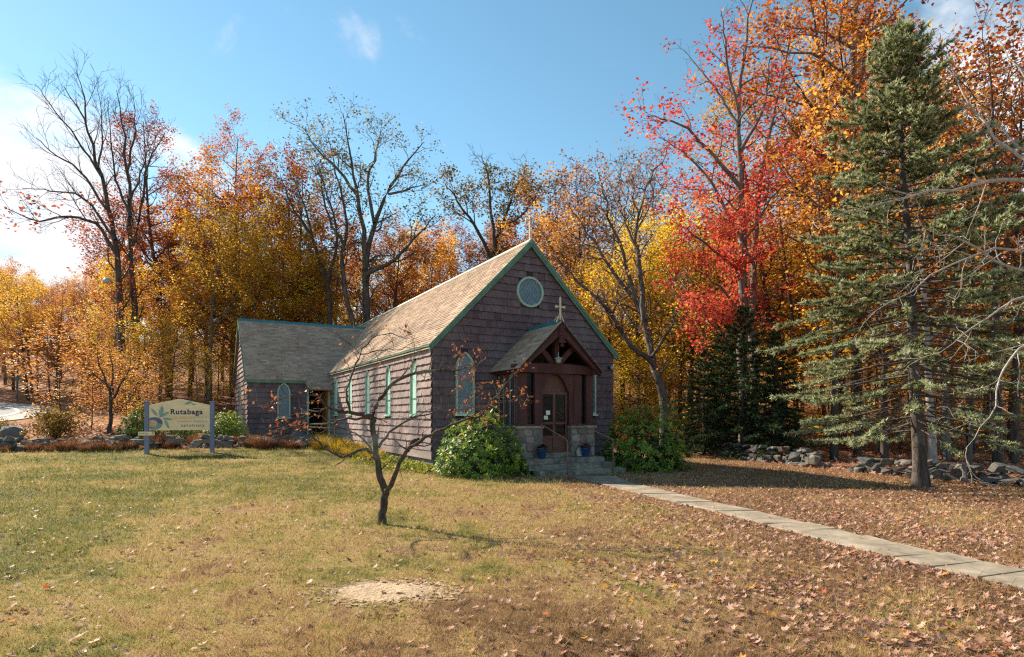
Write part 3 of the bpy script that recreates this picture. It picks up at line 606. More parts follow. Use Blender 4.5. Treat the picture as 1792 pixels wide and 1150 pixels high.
# ---- porch
PY = -1.74
def stonework(name, box, faces, seed):
    x0, x1, y0, y1, z0, z1 = box; pier = MB().box(*box).build(name, M['mortar'], church); r_ = np.random.default_rng(seed)
    for (o, ux, n, wd) in faces:
        o, ux, n = map(lambda q: np.array(q, float), (o, ux, n)); z = z0; nr = 6; hts = r_.uniform(.7, 1.4, nr); hts *= (z1 - z0) / hts.sum(); zs = np.concatenate([[z0], z0 + np.cumsum(hts)])
        for i in range(nr):
            nc = max(2, int(wd / .25)); ws = r_.uniform(.6, 1.5, nc); ws *= wd / ws.sum(); ss = np.concatenate([[0], np.cumsum(ws)])
            for j in range(nc):
                jit = lambda: r_.uniform(-.035, .035)
                q = [(max(.0, ss[j] + jit()), max(z0, zs[i] + jit())), (min(wd, ss[j + 1] + jit()), max(z0, zs[i] + jit())), (min(wd, ss[j + 1] + jit()), min(z1, zs[i + 1] + jit())), (max(0, ss[j] + jit()), min(z1, zs[i + 1] + jit()))]
                oc = []
                for a in range(4):
                    p, pn, pp = map(np.array, (q[a], q[(a + 1) % 4], q[a - 1])); oc += [tuple(p * .76 + pp * .24), tuple(p * .76 + pn * .24)]
                try: o1 = inset(oc, .010); o2_ = inset(oc, .035)
                except Exception: continue
                d = r_.uniform(.018, .045); k2 = 8
                vs = [o + ux * p[0] + np.array([0, 0, p[1]]) + n * .0 for p in o1] + [o + ux * p[0] + np.array([0, 0, p[1]]) + n * d * .7 for p in o1] + [o + ux * p[0] + np.array([0, 0, p[1]]) + n * (d + r_.uniform(-.006, .006)) for p in o2_]
                fs = [(a, (a + 1) % k2, k2 + (a + 1) % k2, k2 + a) for a in range(k2)] + [(k2 + a, k2 + (a + 1) % k2, 2 * k2 + (a + 1) % k2, 2 * k2 + a) for a in range(k2)] + [tuple(range(2 * k2, 3 * k2))]
                MB().face_set(vs, fs).build('stone', M['pier_stone'], pier)
    return pier
PZ = 1.36
stonework('stone_pier', (-1.45, -.53, PY - .02, -.05, -.25, PZ - .07), [((-1.45, PY - .02, 0), (1, 0, 0), (0, -1, 0), .92), ((-1.45, -.1, 0), (0, -1, 0), (-1, 0, 0), 1.6)], 3)
stonework('stone_pier', (.60, 1.56, PY - .02, -.05, -.25, PZ - .07), [((.60, PY - .02, 0), (1, 0, 0), (0, -1, 0), .96), ((1.56, PY, 0), (0, 1, 0), (1, 0, 0), 1.6)], 4)
for a, b in ((-1.52, -.50), (.57, 1.62)): MB().box(a, b, PY - .09, -.02, PZ - .07, PZ + .015).build('coping_stone', M['concrete'], church, bevel=.015)
bp = M['brown_paint']
for a, b in ((-1.40, -1.08), (-.80, -.50), (.74, 1.03), (1.24, 1.53)): MB().box(a, b, PY + .02, PY + .2, PZ + .02, 3.10).build('post', bp, church, bevel=.012)
for y in (-1.25, -.85, -.45):
    for x in (-1.38, 1.40): MB().box(x, x + .12, y - .07, y + .07, PZ + .02, 3.10).build('post', bp, church, bevel=.01)
for x in (-1.33, 1.46):
    MB().box(x, x + .012, PY + .21, -.06, PZ + .02, 3.08).build('side_pane', M['glass_dark'], church)
for y in np.arange(-1.46, -.1, .10):
    MB().box(-1.352, -1.335, y - .006, y + .006, PZ + .03, 3.07).build('glazing_bar', M['lead'], church)
for a, b in ((-1.07, -.81), (1.04, 1.23)): MB().box(a, b, PY + .15, PY + .165, PZ + .02, 3.08).build('side_pane', M['glass_dark'], church)
for a, b in ((-1.44, -.505), (.565, 1.57)): MB().box(a, b, PY - .01, PY + .215, PZ + .0155, PZ + .075).build('post_plate', bp, church)
# arched head board between the posts
AC, AH = .03, .53; mb = MB(); K = 20
curve = [(AC - AH + 2 * AH * i / K, 2.46 + .62 * (1 - abs(2 * i / K - 1) ** 2.3)) for i in range(K + 1)]
for i in range(K):
    (xa, za), (xb, zb) = curve[i], curve[i + 1]
    mb.face_set([(xa, PY + .06, za), (xb, PY + .06, zb), (xb, PY + .06, 3.12), (xa, PY + .06, 3.12), (xa, PY + .18, za), (xb, PY + .18, zb), (xb, PY + .18, 3.12), (xa, PY + .18, 3.12)], [(0, 1, 2, 3), (5, 4, 7, 6), (1, 0, 4, 5)])
mb.build('arched_head', bp, church)
MB().box(.561, .739, PY + .05, PY + .19, PZ + .02, 3.10).build('jamb_board', bp, church)
MB().box(-.52, .60, PY + .235, PY + .25, 2.50, 3.12).build('tympanum_panel', M['door_brown'], church)
for i in range(5): MB().lathe([(.012, 0), (.008, .006), (.001, .009)], (0, 0, 0), 8).build('stud', M['cream'], church).matrix_local = Matrix.Translation((-.2 + i * .115, PY + .234, 2.57)) @ Matrix.Rotation(R(90), 4, 'X')
# double door
D0, D1, DY = -.49, .555, PY + .22
mb = MB(); zs_ = [(.49, .56), (.97, 1.04), (1.42, 1.50), (2.42, 2.50)]; xm = (D0 + D1) / 2
for a, b in ((D0, D0 + .075), (xm - .05, xm - .003), (xm + .003, xm + .05), (D1 - .075, D1)): mb.box(a, b, DY - .05, DY, .49, 2.50)
for (x0, x1) in ((D0 + .0755, xm - .0505), (xm + .0505, D1 - .0755)):
    for a, b in zs_: mb.box(x0, x1, DY - .048, DY, a, b)
    mb.box(x0, x1, DY - .025, DY, .5605, .9695)
door = mb.build('door', M['door_brown'], church)
for (x0, x1) in ((D0 + .0755, xm - .0505), (xm + .0505, D1 - .0755)):
    for a, b in ((1.0405, 1.4195), (1.5005, 2.4195)): MB().box(x0, x1, DY - .02, DY - .005, a, b).build('pane', M['glass_dark'], door)
MB().box(-.27, -.11, DY - .024, DY - .021, 1.74, 1.88).build('notice', M['paper'], door); MB().box(-.35, -.19, DY - .024, DY - .021, 1.58, 1.71).build('notice', M['paper'], door)
MB().tube([(xm + .03, DY - .052, 1.42), (xm + .03, DY - .1, 1.44), (xm + .03, DY - .1, 1.58), (xm + .03, DY - .052, 1.6)], .009, 6).build('door_handle', M['iron'], door)
# interior of the vestibule
MB().box(-1.30, 1.44, PY + .3, -.02, .3, .47).build('vestibule_floor', M['brown_dark'], church)
MB().box(-1.40, 1.50, PY + .30, PY + .34, 3.13, 3.5).build('inner_board', M['brown_dark'], church)
# beams and roof truss
PA, PE, PHW = 4.80, 3.20, 1.63
mb = MB(); K = 12
for i in range(K):
    xa, xb = -1.62 + 3.24 * i / K, -1.62 + 3.24 * (i + 1) / K; f = lambda x: 3.36 + .07 * (1 - (x / 1.62) ** 2)
    mb.face_set([(xa, PY - .06, 3.11), (xb, PY - .06, 3.11), (xb, PY - .06, f(xb)), (xa, PY - .06, f(xa)), (xa, PY + .16, 3.11), (xb, PY + .16, 3.11), (xb, PY + .16, f(xb)), (xa, PY + .16, f(xa))],
        [(0, 1, 2, 3), (5, 4, 7, 6), (3, 2, 6, 7), (1, 0, 4, 5)])
mb.face_set([(-1.62, PY - .06, 3.11), (-1.62, PY + .16, 3.11), (-1.62, PY + .16, 3.36), (-1.62, PY - .06, 3.36)], [(1, 0, 3, 2)]); mb.build('tie_beam', bp, church)
for x in (-1.45, 1.33): MB().box(x, x + .2, PY - .25, -.03, 3.10 + .005, 3.28).build('wall_plate', bp, church)
yb0, yb1 = PY - .34, PY - .20
for s in (-1, 1):
    t_ = .26 * math.sqrt(2); zt = PA - .05
    MB().face_set([(0, yb0, zt), (0, yb0, zt - t_), (s * 1.60, yb0, 3.15 - .10), (s * 1.60, yb0, 3.15 + .07), (0, yb1, zt), (0, yb1, zt - t_), (s * 1.60, yb1, 3.15 - .10), (s * 1.60, yb1, 3.15 + .07)],
        [(0, 1, 2, 3), (4, 7, 6, 5), (0, 3, 7, 4), (1, 5, 6, 2), (3, 2, 6, 7), (0, 4, 5, 1)]).build('barge_board', bp, church)
    # curved brace
    pts = []; 
    for i in range(9):
        a = i / 8; pts.append((s * (.12 + .62 * math.sin(a * 1.35) / math.sin(1.35)), 3.43 + .62 * (1 - math.cos(a * 1.45)) * .0 + .62 * math.sin(a * math.pi / 2) * (1 - .12 * a)))
    mb = MB()
    for i in range(8):
        (xa, za), (xb, zb) = pts[i], pts[i + 1]; dx_, dz_ = xb - xa, zb - za; l_ = math.hypot(dx_, dz_); nx_, nz_ = -dz_ / l_ * .085, dx_ / l_ * .085
        mb.face_set([(xa - nx_, PY - .03, za - nz_), (xb - nx_, PY - .03, zb - nz_), (xb + nx_, PY - .03, zb + nz_), (xa + nx_, PY - .03, za + nz_), (xa - nx_, PY + .12, za - nz_), (xb - nx_, PY + .12, zb - nz_), (xb + nx_, PY + .12, zb + nz_), (xa + nx_, PY + .12, za + nz_)],
            [(0, 1, 2, 3), (7, 6, 5, 4), (0, 4, 5, 1), (3, 2, 6, 7)])
    mb.build('brace', bp, church)
    n_ = (s * .7071 * 1.0, 0, .7071); pw = PHW; ps = (PA - PE) / pw; pL = math.hypot(1, ps); b_ = (-s / pL, 0, ps / pL); n_ = (s * ps / pL, 0, 1 / pL); o_ = (s * pw, 0, PE); psl = pw * pL; a_ = (0, s, 0)
    pl = [(.01, 0), (2.14, 0), (2.14, psl), (.01, psl)] if s < 0 else [(-2.14, 0), (-.01, 0), (-.01, psl), (-2.14, psl)]
    a_ = (0, -1, 0) if s < 0 else (0, 1, 0)
    pr = slab('porch_roof', o_, a_, b_, n_, pl, .07, mat='brown_dark'); tabs('roof_shingles', (o_[0] + n_[0] * .001, 0, o_[2] + n_[2] * .001), a_, b_, n_, pl, pr, 31 + s)
MB().box(-.085, .085, PY - .06 - .0, PY + .14, 3.44, 4.45).build('king_post', bp, church)
pn = MB().box(-.11, .11, yb0 - .05, yb0 - .003, 4.17, 4.70); pn.box(-.13, .13, yb0 - .06, yb0 - .002, 4.09, 4.165); pn.lathe([(.001, 3.93), (.06, 3.97), (.07, 4.02), (.04, 4.06), (.06, 4.088)], (0, yb0 - .03, 0), 10)
pend = pn.build('pendant', bp, church)
for i in range(4):
    for s in (-1, 1): MB().box(min(s * .018, s * .085), max(s * .018, s * .085), yb0 - .075, yb0 - .051, 4.20 + i * .12, 4.28 + i * .12).build('carved_block', bp, pend, bevel=.012)
MB().prism([(-.10, -.09), (.10, -.09), (.10, -.05), (0, .05), (-.10, -.05)], (0, 0, PA + .015), (1, 0, 0), Z3, (0, -1, 0), .0, 1.95).build('ridge_cap', M['teal_ridge'], church)
mb = cross(0, PY - .26, PA + .06, .72, .42, .14, .046)
for s in (-1, 1): mb.tube([(s * .02, PY - .26, PA + .24), (s * .07, PY - .26, PA + .15), (s * .15, PY - .26, PA - .04)], .022, 6); 
mb.tube([(0, PY - .25, PA + .22), (0, PY - .05, PA + .16), (0, PY + .08, PA + .08)], .022, 6)
mb.build('porch_cross', M['cream'], church)
lm = MB().lathe([(.0, 3.80), (.02, 3.80), (.02, 3.66), (.15, 3.60), (.16, 3.585), (.10, 3.575)], (0, PY - .14, 0), 16).build('porch_light', M['steel'], church, smooth=True)
MB().lathe([(.095, 3.57), (.10, 3.50), (.07, 3.44), (.001, 3.43)], (0, PY - .14, 0), 14).build('globe', simple('frosted', (.34, .38, .35), .3, .05, 3, 0), lm, smooth=True)
fl = MB().box(3.44, 3.54, -.10, -.04, 3.50, 3.60).build('floodlight', M['iron'], church)
MB().lathe([(.03, 0), (.07, .05), (.085, .16), (.001, .165)], (0, 0, 0), 12).build('lamp_head', M['steel'], fl, smooth=True).matrix_local = Matrix.Translation((3.49, -.11, 3.56)) @ Matrix.Rotation(R(105), 4, 'X') @ Matrix.Rotation(R(20), 4, 'Y')
# wall shingles: the 300 that show largest are pieces of their own
WALLS = {'f': front_wall, 'l': left_wall, 'a': annex_wall, 'g': annex_gable}
cand.sort(key=lambda q: -q[0])
for (sz, wl_, vs, fs, tint) in cand[:290]: MB().face_set(vs, fs, tint).butts(len(fs) - 1).build('shingle', M['shingle_faded_lit' if wl_ in 'lg' else 'shingle'], WALLS[wl_])
for key, par in WALLS.items():
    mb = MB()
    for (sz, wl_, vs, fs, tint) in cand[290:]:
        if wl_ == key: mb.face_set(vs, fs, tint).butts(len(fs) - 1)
    mb.build('wall_shingles', M['shingle_faded_lit' if key in 'lg' else 'shingle'], par)['kind'] = 'stuff'

# ---- steps, rails, pots
def local(x, y, z=0): return (CHX + cu[0] * x + cv[0] * y, CHY + cu[1] * x + cv[1] * y, z)
def thing(name, label, cat, x, y, z, group=None, rz=None): return tag(empty(name, local(x, y, z), CHR if rz is None else rz), label, cat, group)
st = thing('stone_steps', 'rough granite steps climbing to the porch door', 'steps', 0, PY - .7, -.17)
def rough_step(x0, x1, y0, y1, z0, z1, seed):
    r_ = np.random.default_rng(seed); n = 14; vs = []; fs = []; oy = PY - .7; oz = -.17
    for i in range(n + 1):
        x = x0 + (x1 - x0) * i / n; a = r_.uniform(-.03, .03); b = r_.uniform(-.014, .014)
        for (y, z) in ((y0 + a, z0), (y0 + a * .6 - .01, z1 - .03 + b), (y0 + .03 + a, z1 + b), (y1, z1 + b * .3), (y1, z0)): vs.append((x, y - oy, z - oz))
    for i in range(n):
        for j in range(4): fs.append((i * 5 + j, (i + 1) * 5 + j, (i + 1) * 5 + j + 1, i * 5 + j + 1))
    fs += [(0, 1, 2, 3, 4), tuple(n * 5 + j for j in (4, 3, 2, 1, 0))]
    return MB().face_set(vs, fs).build('step', M['step'], st)
rough_step(-.525, .595, PY - .10, PY + .30, .33, .485, 1)
rough_step(-1.42, 1.60, PY - .50, PY - .03, .16, .335, 2); rough_step(-1.55, 1.78, PY - .86, PY - .45, 0, .17, 3); rough_step(-1.36, 1.92, PY - 1.24, PY - .80, -.35, .01, 4)
for (lab, x0, x1) in (('brown pipe handrail on the left side of the porch steps', -.62, -.40), ('brown pipe handrail on the right side of the porch steps', .86, 1.36)):
    t_ = thing('handrail', lab, 'handrail', x1, PY - 1.3, -.2, 'handrails of the porch steps')
    q = lambda x, y, z: (x - x1, y - PY + 1.3, z + .2)
    MB().tube([q(x0, PY - .10, 1.42), q(x0 + (x1 - x0) * .15, PY - .25, 1.36), q(x1 - .03 * (1 if x1 > 0 else 0), PY - 1.22, .97), q(x1, PY - 1.29, .92), q(x1, PY - 1.30, .86)], .021, 8).build('rail', M['rail'], t_, smooth=True)
    MB().tube([q(x1, PY - 1.30, .87), q(x1, PY - 1.30, -.2)], .021, 8).build('post', M['rail'], t_, smooth=True)
    MB().lathe([(.05, 1.375), (.05, 1.40), (.022, 1.41), (.022, 1.45)], q(x0, PY - .10, 0), 10).build('mount', M['rail'], t_)
def flowers(parent, mat, n, r, z, seed, name='flowers', size=.035):
    r_ = np.random.default_rng(seed); V = []; Fc = []; A = []
    for i in range(n):
        a = r_.uniform(0, 6.28); rr = r * math.sqrt(r_.uniform(0, 1)); c = np.array([rr * math.cos(a), rr * math.sin(a), z + (1 - (rr / r) ** 2) * .10 + r_.uniform(-.02, .02)]); v_ = r_.uniform()
        for j in range(5):
            b = j * 1.257 + a; e = np.array([math.cos(b), math.sin(b), r_.uniform(-.1, .6)]) * size; s = np.array([-math.sin(b), math.cos(b), 0]) * size * .5; k0 = len(V)
            V += [c, c + e * .6 + s, c + e, c + e * .6 - s]; Fc.append((k0, k0 + 1, k0 + 2, k0 + 3)); A.append(v_)
    o = link(name, np_mesh(name, V, Fc, mat, {'v': A}), parent); return o
for (lab, x, mt, sd) in (('dark blue glazed pot with dark plants at the left of the steps', -.72, 'violet', 1), ('blue glazed pot of pink flowers at the right of the steps', .98, 'pink', 2)):
    t_ = thing('flower_pot', lab, 'flower pot', x, PY - .30, .337, 'glazed pots on the porch steps')
    MB().lathe([(.001, 0), (.105, 0), (.115, .02), (.145, .22), (.165, .255), (.168, .285), (.150, .285), (.14, .25), (.001, .25)], (0, 0, 0), 20).build('pot', M['pot'], t_, smooth=True)
    MB().lathe([(.13, .26), (.001, .275)], (0, 0, 0), 16).build('soil', M['soil'], t_)
    flowers(t_, M['rhodo'], 60, .15, .30, sd + 7, 'foliage', .05); flowers(t_, M[mt], 70, .17, .34, sd, 'flowers', .04)
# pale flat stone leaning on the right pier
r_ = np.random.default_rng(8); q = [(-.15, 0), (.16, 0), (.17, .16), (.06, .30), (-.05, .31), (-.16, .17)]
lean = MB().prism(q, (0, 0, 0), (1, 0, 0), (0, .25, .97), (0, -.97, .25), 0, .05).build('leaning_stone', simple('pale_stone', (.42, .40, .37), .9, .25, 5, .4), None, bevel=.012)
lean.location = local(.86, PY - .18, .337); lean.rotation_euler = (0, 0, CHR); tag(lean, 'pale flat stone leaning against the right porch pier', 'stone')

# ------------------------------------------------------------------ sign
SGL, SGR = np.array([-14.42, 24.15]), np.array([-12.13, 24.75]); sv = (SGR - SGL); sw = np.linalg.norm(sv); su = sv / sw; srz = math.atan2(su[1], su[0])
sgz = (h1(*SGL) + h1(*SGR)) / 2
sign = tag(empty('wooden_sign', (SGL[0], SGL[1], sgz), srz), 'tan wooden sign reading Rutabaga between two blue posts', 'sign')
for x in (0, sw):
    po = MB().box(x - .075, x + .075, -.075, .075, -.25, 2.02).build('post', M['post_blue'], sign, bevel=.008)
    MB().box(x - .09, x + .09, -.09, .09, 2.022, 2.075).build('post_cap', M['post_blue'], po, bevel=.01)
bx0, bx1, bz0, bz1, bzp = .078, sw - .078, .92, 1.92, 2.17
bd = MB().prism([(bx0, bz0), (bx1, bz0), (bx1, bz1), (sw / 2, bzp), (bx0, bz1)], (0, 0, 0), (1, 0, 0), Z3, (0, -1, 0), -.03, .03).build('board', M['sign_tan'], sign, bevel=.006)
MB().box(bx0 + .82, bx0 + 1.62, -.075, -.031, 1.40, 1.47).build('blank_plank', M['sign_plank'], sign)
def text(body, x, z, size, mat, parent, y=-.033, spacing=1.1, bold=0, rx=90):
    cu_ = bpy.data.curves.new('t', 'FONT'); cu_.body = body; cu_.size = size; cu_.space_character = spacing; cu_.offset = bold; cu_.extrude = .002
    ob = bpy.data.objects.new('t', cu_); COL.objects.link(ob); dg = bpy.context.evaluated_depsgraph_get(); me = bpy.data.meshes.new_from_object(ob.evaluated_get(dg)); bpy.data.objects.remove(ob)
    me.materials.clear(); me.materials.append(M[mat]); o = link('lettering', me, parent); o.location = (x, y, z); o.rotation_euler = (R(rx), 0, 0); return o
text('Rutabaga', bx0 + .76, 1.56, .29, 'ink_blue', sign, spacing=1.12, bold=.008)
text('studio', bx0 + 1.66, 1.41, .125, 'ink_faint', sign, spacing=1.35); text('custom', bx0 + 1.02, 1.235, .135, 'ink_faint', sign, spacing=1.3, bold=.001); text('drapery', bx0 + 1.58, 1.235, .135, 'ink_faint', sign, spacing=1.3, bold=.001)
text('upholstery', bx0 + 1.15, 1.065, .15, 'ink_plum', sign, spacing=1.3, bold=.002)
# painted root vegetable: bulb cut off by the post, with loose leaves
def blob(c, rx, rz, a0=0, a1=2 * math.pi, n=28, d=.0315): return [(max(bx0 + .002, c[0] + rx * math.cos(a0 + (a1 - a0) * i / n)), c[1] + rz * math.sin(a0 + (a1 - a0) * i / n)) for i in range(n)]
def decal(poly, d, mat, name):
    me = bpy.data.meshes.new(name); me.from_pydata([(p[0], -d, p[1]) for p in poly], [], [tuple(range(len(poly)))]); me.materials.append(M[mat]); return link(name, me, sign)
bc = (bx0 + .19, 1.19)
decal(blob(bc, .30, .255), .0315, 'root_teal', 'painted_bulb'); decal(blob((bc[0] + .03, bc[1] + .03), .27, .22, -.35, 2.5), .0325, 'root_plum', 'painted_bulb'); decal(blob((bc[0] - .06, bc[1] - .0), .17, .14), .0335, 'root_tan', 'painted_bulb')
def painted_leaf(x, z, a, l, w_):
    n = 10; up = [(i / n, w_ * math.sin(math.pi * i / n) * (1 + .35 * math.sin(i * 2.6))) for i in range(n + 1)]; pts = [(p[0], -p[1]) for p in up] + [(p[0], p[1]) for p in up[-2:0:-1]]
    decal([(max(bx0 + .005, x + l * (p[0] * math.cos(a) - p[1] * math.sin(a))), z + l * (p[0] * math.sin(a) + p[1] * math.cos(a))) for p in pts], .0345, 'leaf_paint', 'painted_leaf')
for args in ((bx0 + .38, 1.42, 1.35, .50, .16), (bx0 + .36, 1.43, .55, .45, .13), (bx0 + .32, 1.46, 2.2, .42, .13), (bx0 + .46, 1.40, -.15, .40, .12), (bx0 + .55, 1.36, -1.15, .42, .13), (bx0 + 1.25, 1.95, .35, .34, .15), (bx0 + 1.50, 1.98, -.2, .22, .13)): painted_leaf(*args)
ar = tag(empty('arrow_sign', (SGL[0] - su[0] * .02, SGL[1] - su[1] * .02, sgz), srz), 'small tan arrow board fixed low on the left blue sign post', 'sign')
ab = MB().box(-.26, .32, -.105, -.078, .72, .87).build('board', M['sign_tan'], ar)
text('Parking', -.235, .765, .105, 'ink_plum', ar, y=-.107, spacing=1.05)
decal2 = bpy.data.meshes.new('arrow'); decal2.from_pydata([(x, -.108, z) for x, z in ((.255, .74), (.275, .74), (.275, .81), (.30, .81), (.265, .86), (.23, .81), (.255, .81))], [], [(0, 1, 2, 3, 4, 5, 6)]); decal2.materials.append(M['ink_plum']); link('painted_arrow', decal2, ar)
# utility pole beyond the small tree
up = W(206, 700, 41); uz = h1(up[0], up[1])
pole = tag(empty('utility_pole', (up[0], up[1], uz)), 'grey wooden utility pole with street lamp among orange leaves', 'utility pole')
MB().tube([(0, 0, -.3), (0, 0, 9.2)], [.17, .12], 10).build('pole_shaft', M['pole'], pole)
MB().tube([(0, 0, 8.5), (-.5, -.1, 8.9), (-.9, -.2, 8.95)], .03, 6).build('lamp_arm', M['steel'], pole)
MB().lathe([(.001, 0), (.28, .05), (.30, .16), (.2, .34), (.001, .40)], (-.6, -.15, 8.6), 12).build('lamp_head', M['steel'], pole, smooth=True)

# ------------------------------------------------------------------ field-stone walls
def hull_stone(seed, flat=.7):
    import bmesh
    r_ = np.random.default_rng(seed); bm = bmesh.new(); P = r_.standard_normal((18, 3)); P /= np.linalg.norm(P, axis=1)[:, None]; P = np.sign(P) * np.abs(P) ** .5 * (1 + .12 * r_.standard_normal((18, 1))) * np.array([.62, .52, .5 * flat / .7])
    for p in P: bm.verts.new(p)
    res = bmesh.ops.convex_hull(bm, input=bm.verts); bmesh.ops.delete(bm, geom=[e for e in res['geom_interior'] if isinstance(e, bmesh.types.BMVert)], context='VERTS')
    bmesh.ops.bevel(bm, geom=list(bm.edges), offset=.018, segments=1, affect='EDGES')
    me = bpy.data.meshes.new('stone'); bm.to_mesh(me); bm.free(); me.materials.append(M['stone']); return me
STONES = [hull_stone(100 + i, .5 + .06 * (i % 5)) for i in range(9)]
def stone_wall(label, pts, spacing, height, seed, size=.46, drop=.0):
    r_ = np.random.default_rng(seed); pts = np.array(pts, float); seg = np.linalg.norm(np.diff(pts, axis=0), axis=1); cum = np.concatenate([[0], np.cumsum(seg)])
    root = tag(empty('stone_wall', (pts[0][0], pts[0][1], h1(*pts[0]))), label, 'stone wall'); base = root.location
    lay = 0; z = 0
    while z < height:
        s = r_.uniform(0, .3)
        while s < cum[-1]:
            i = min(np.searchsorted(cum, s, 'right') - 1, len(seg) - 1); t_ = (s - cum[i]) / seg[i]; p = pts[i] * (1 - t_) + pts[i + 1] * t_; d = (pts[i + 1] - pts[i]) / seg[i]; nr = np.array([-d[1], d[0]])
            sc_ = size * r_.uniform(.6, 1.3) * (1 - .15 * lay)
            if r_.uniform() > drop * (1 + lay):
                p = p + nr * r_.normal(0, .10); o = link('stone', STONES[r_.integers(0, 9)], root); hz = sc_ * r_.uniform(.6, .95)
                o.location = (p[0] - base.x, p[1] - base.y, h1(*p) - base.z + z + hz * .42 - .05); o.scale = (sc_ * r_.uniform(.9, 1.5), sc_ * r_.uniform(.9, 1.2), hz)
                o.rotation_euler = (r_.normal(0, .12), r_.normal(0, .12), math.atan2(d[1], d[0]) + r_.normal(0, .4))
            s += sc_ * r_.uniform(.75, 1.05) * spacing
        z += size * .55; lay += 1
    return root
stone_wall('low mossy field-stone wall running behind the tan sign on the left', [(-25, 25.0), (-18, 25.7), (-14, 26.1), (-10.5, 27.2), (-8.6, 28.0)], 1.0, .40, 1, .34, .18)
stone_wall('grey field-stone wall under the dark hemlocks right of the church', [(7.6, 33), (8.3, 30), (9.5, 25.2), (10.55, 21.0)], 1.0, .60, 2, .33, .05)
stone_wall('grey field-stone wall behind the blue spruce trunk', [(10.95, 19.6), (11.7, 17.8), (13.1, 15.4), (14.6, 13)], 1.0, .46, 3, .34, .06)
for (x, y, s_, lab) in ((-22.6, 27.6, 1.0, 'large dark boulder at the far left under the brown bush'), (-10.35, 29.6, .75, 'flat grey boulder in front of the annex window'), (-9.6, 29.4, .6, 'smaller grey boulder beside the annex corner ferns')):
    o = link('boulder', STONES[int(abs(x) * 3) % 9]); o.location = (x, y, h1(x, y) + .22 * s_); o.scale = (s_ * 1.3, s_, s_ * .75); o.rotation_euler = (.1, -.1, x); tag(o, lab, 'boulder')
x, y = 12.1, 16.3; pst = MB().tube([(0, 0, -.1), (-.05, 0, .55)], [.06, .05], 7).build('wooden_stake', M['pole']); pst.location = (x, y, h1(x, y)); tag(pst, 'short weathered stake leaning on the right stone wall', 'stake')

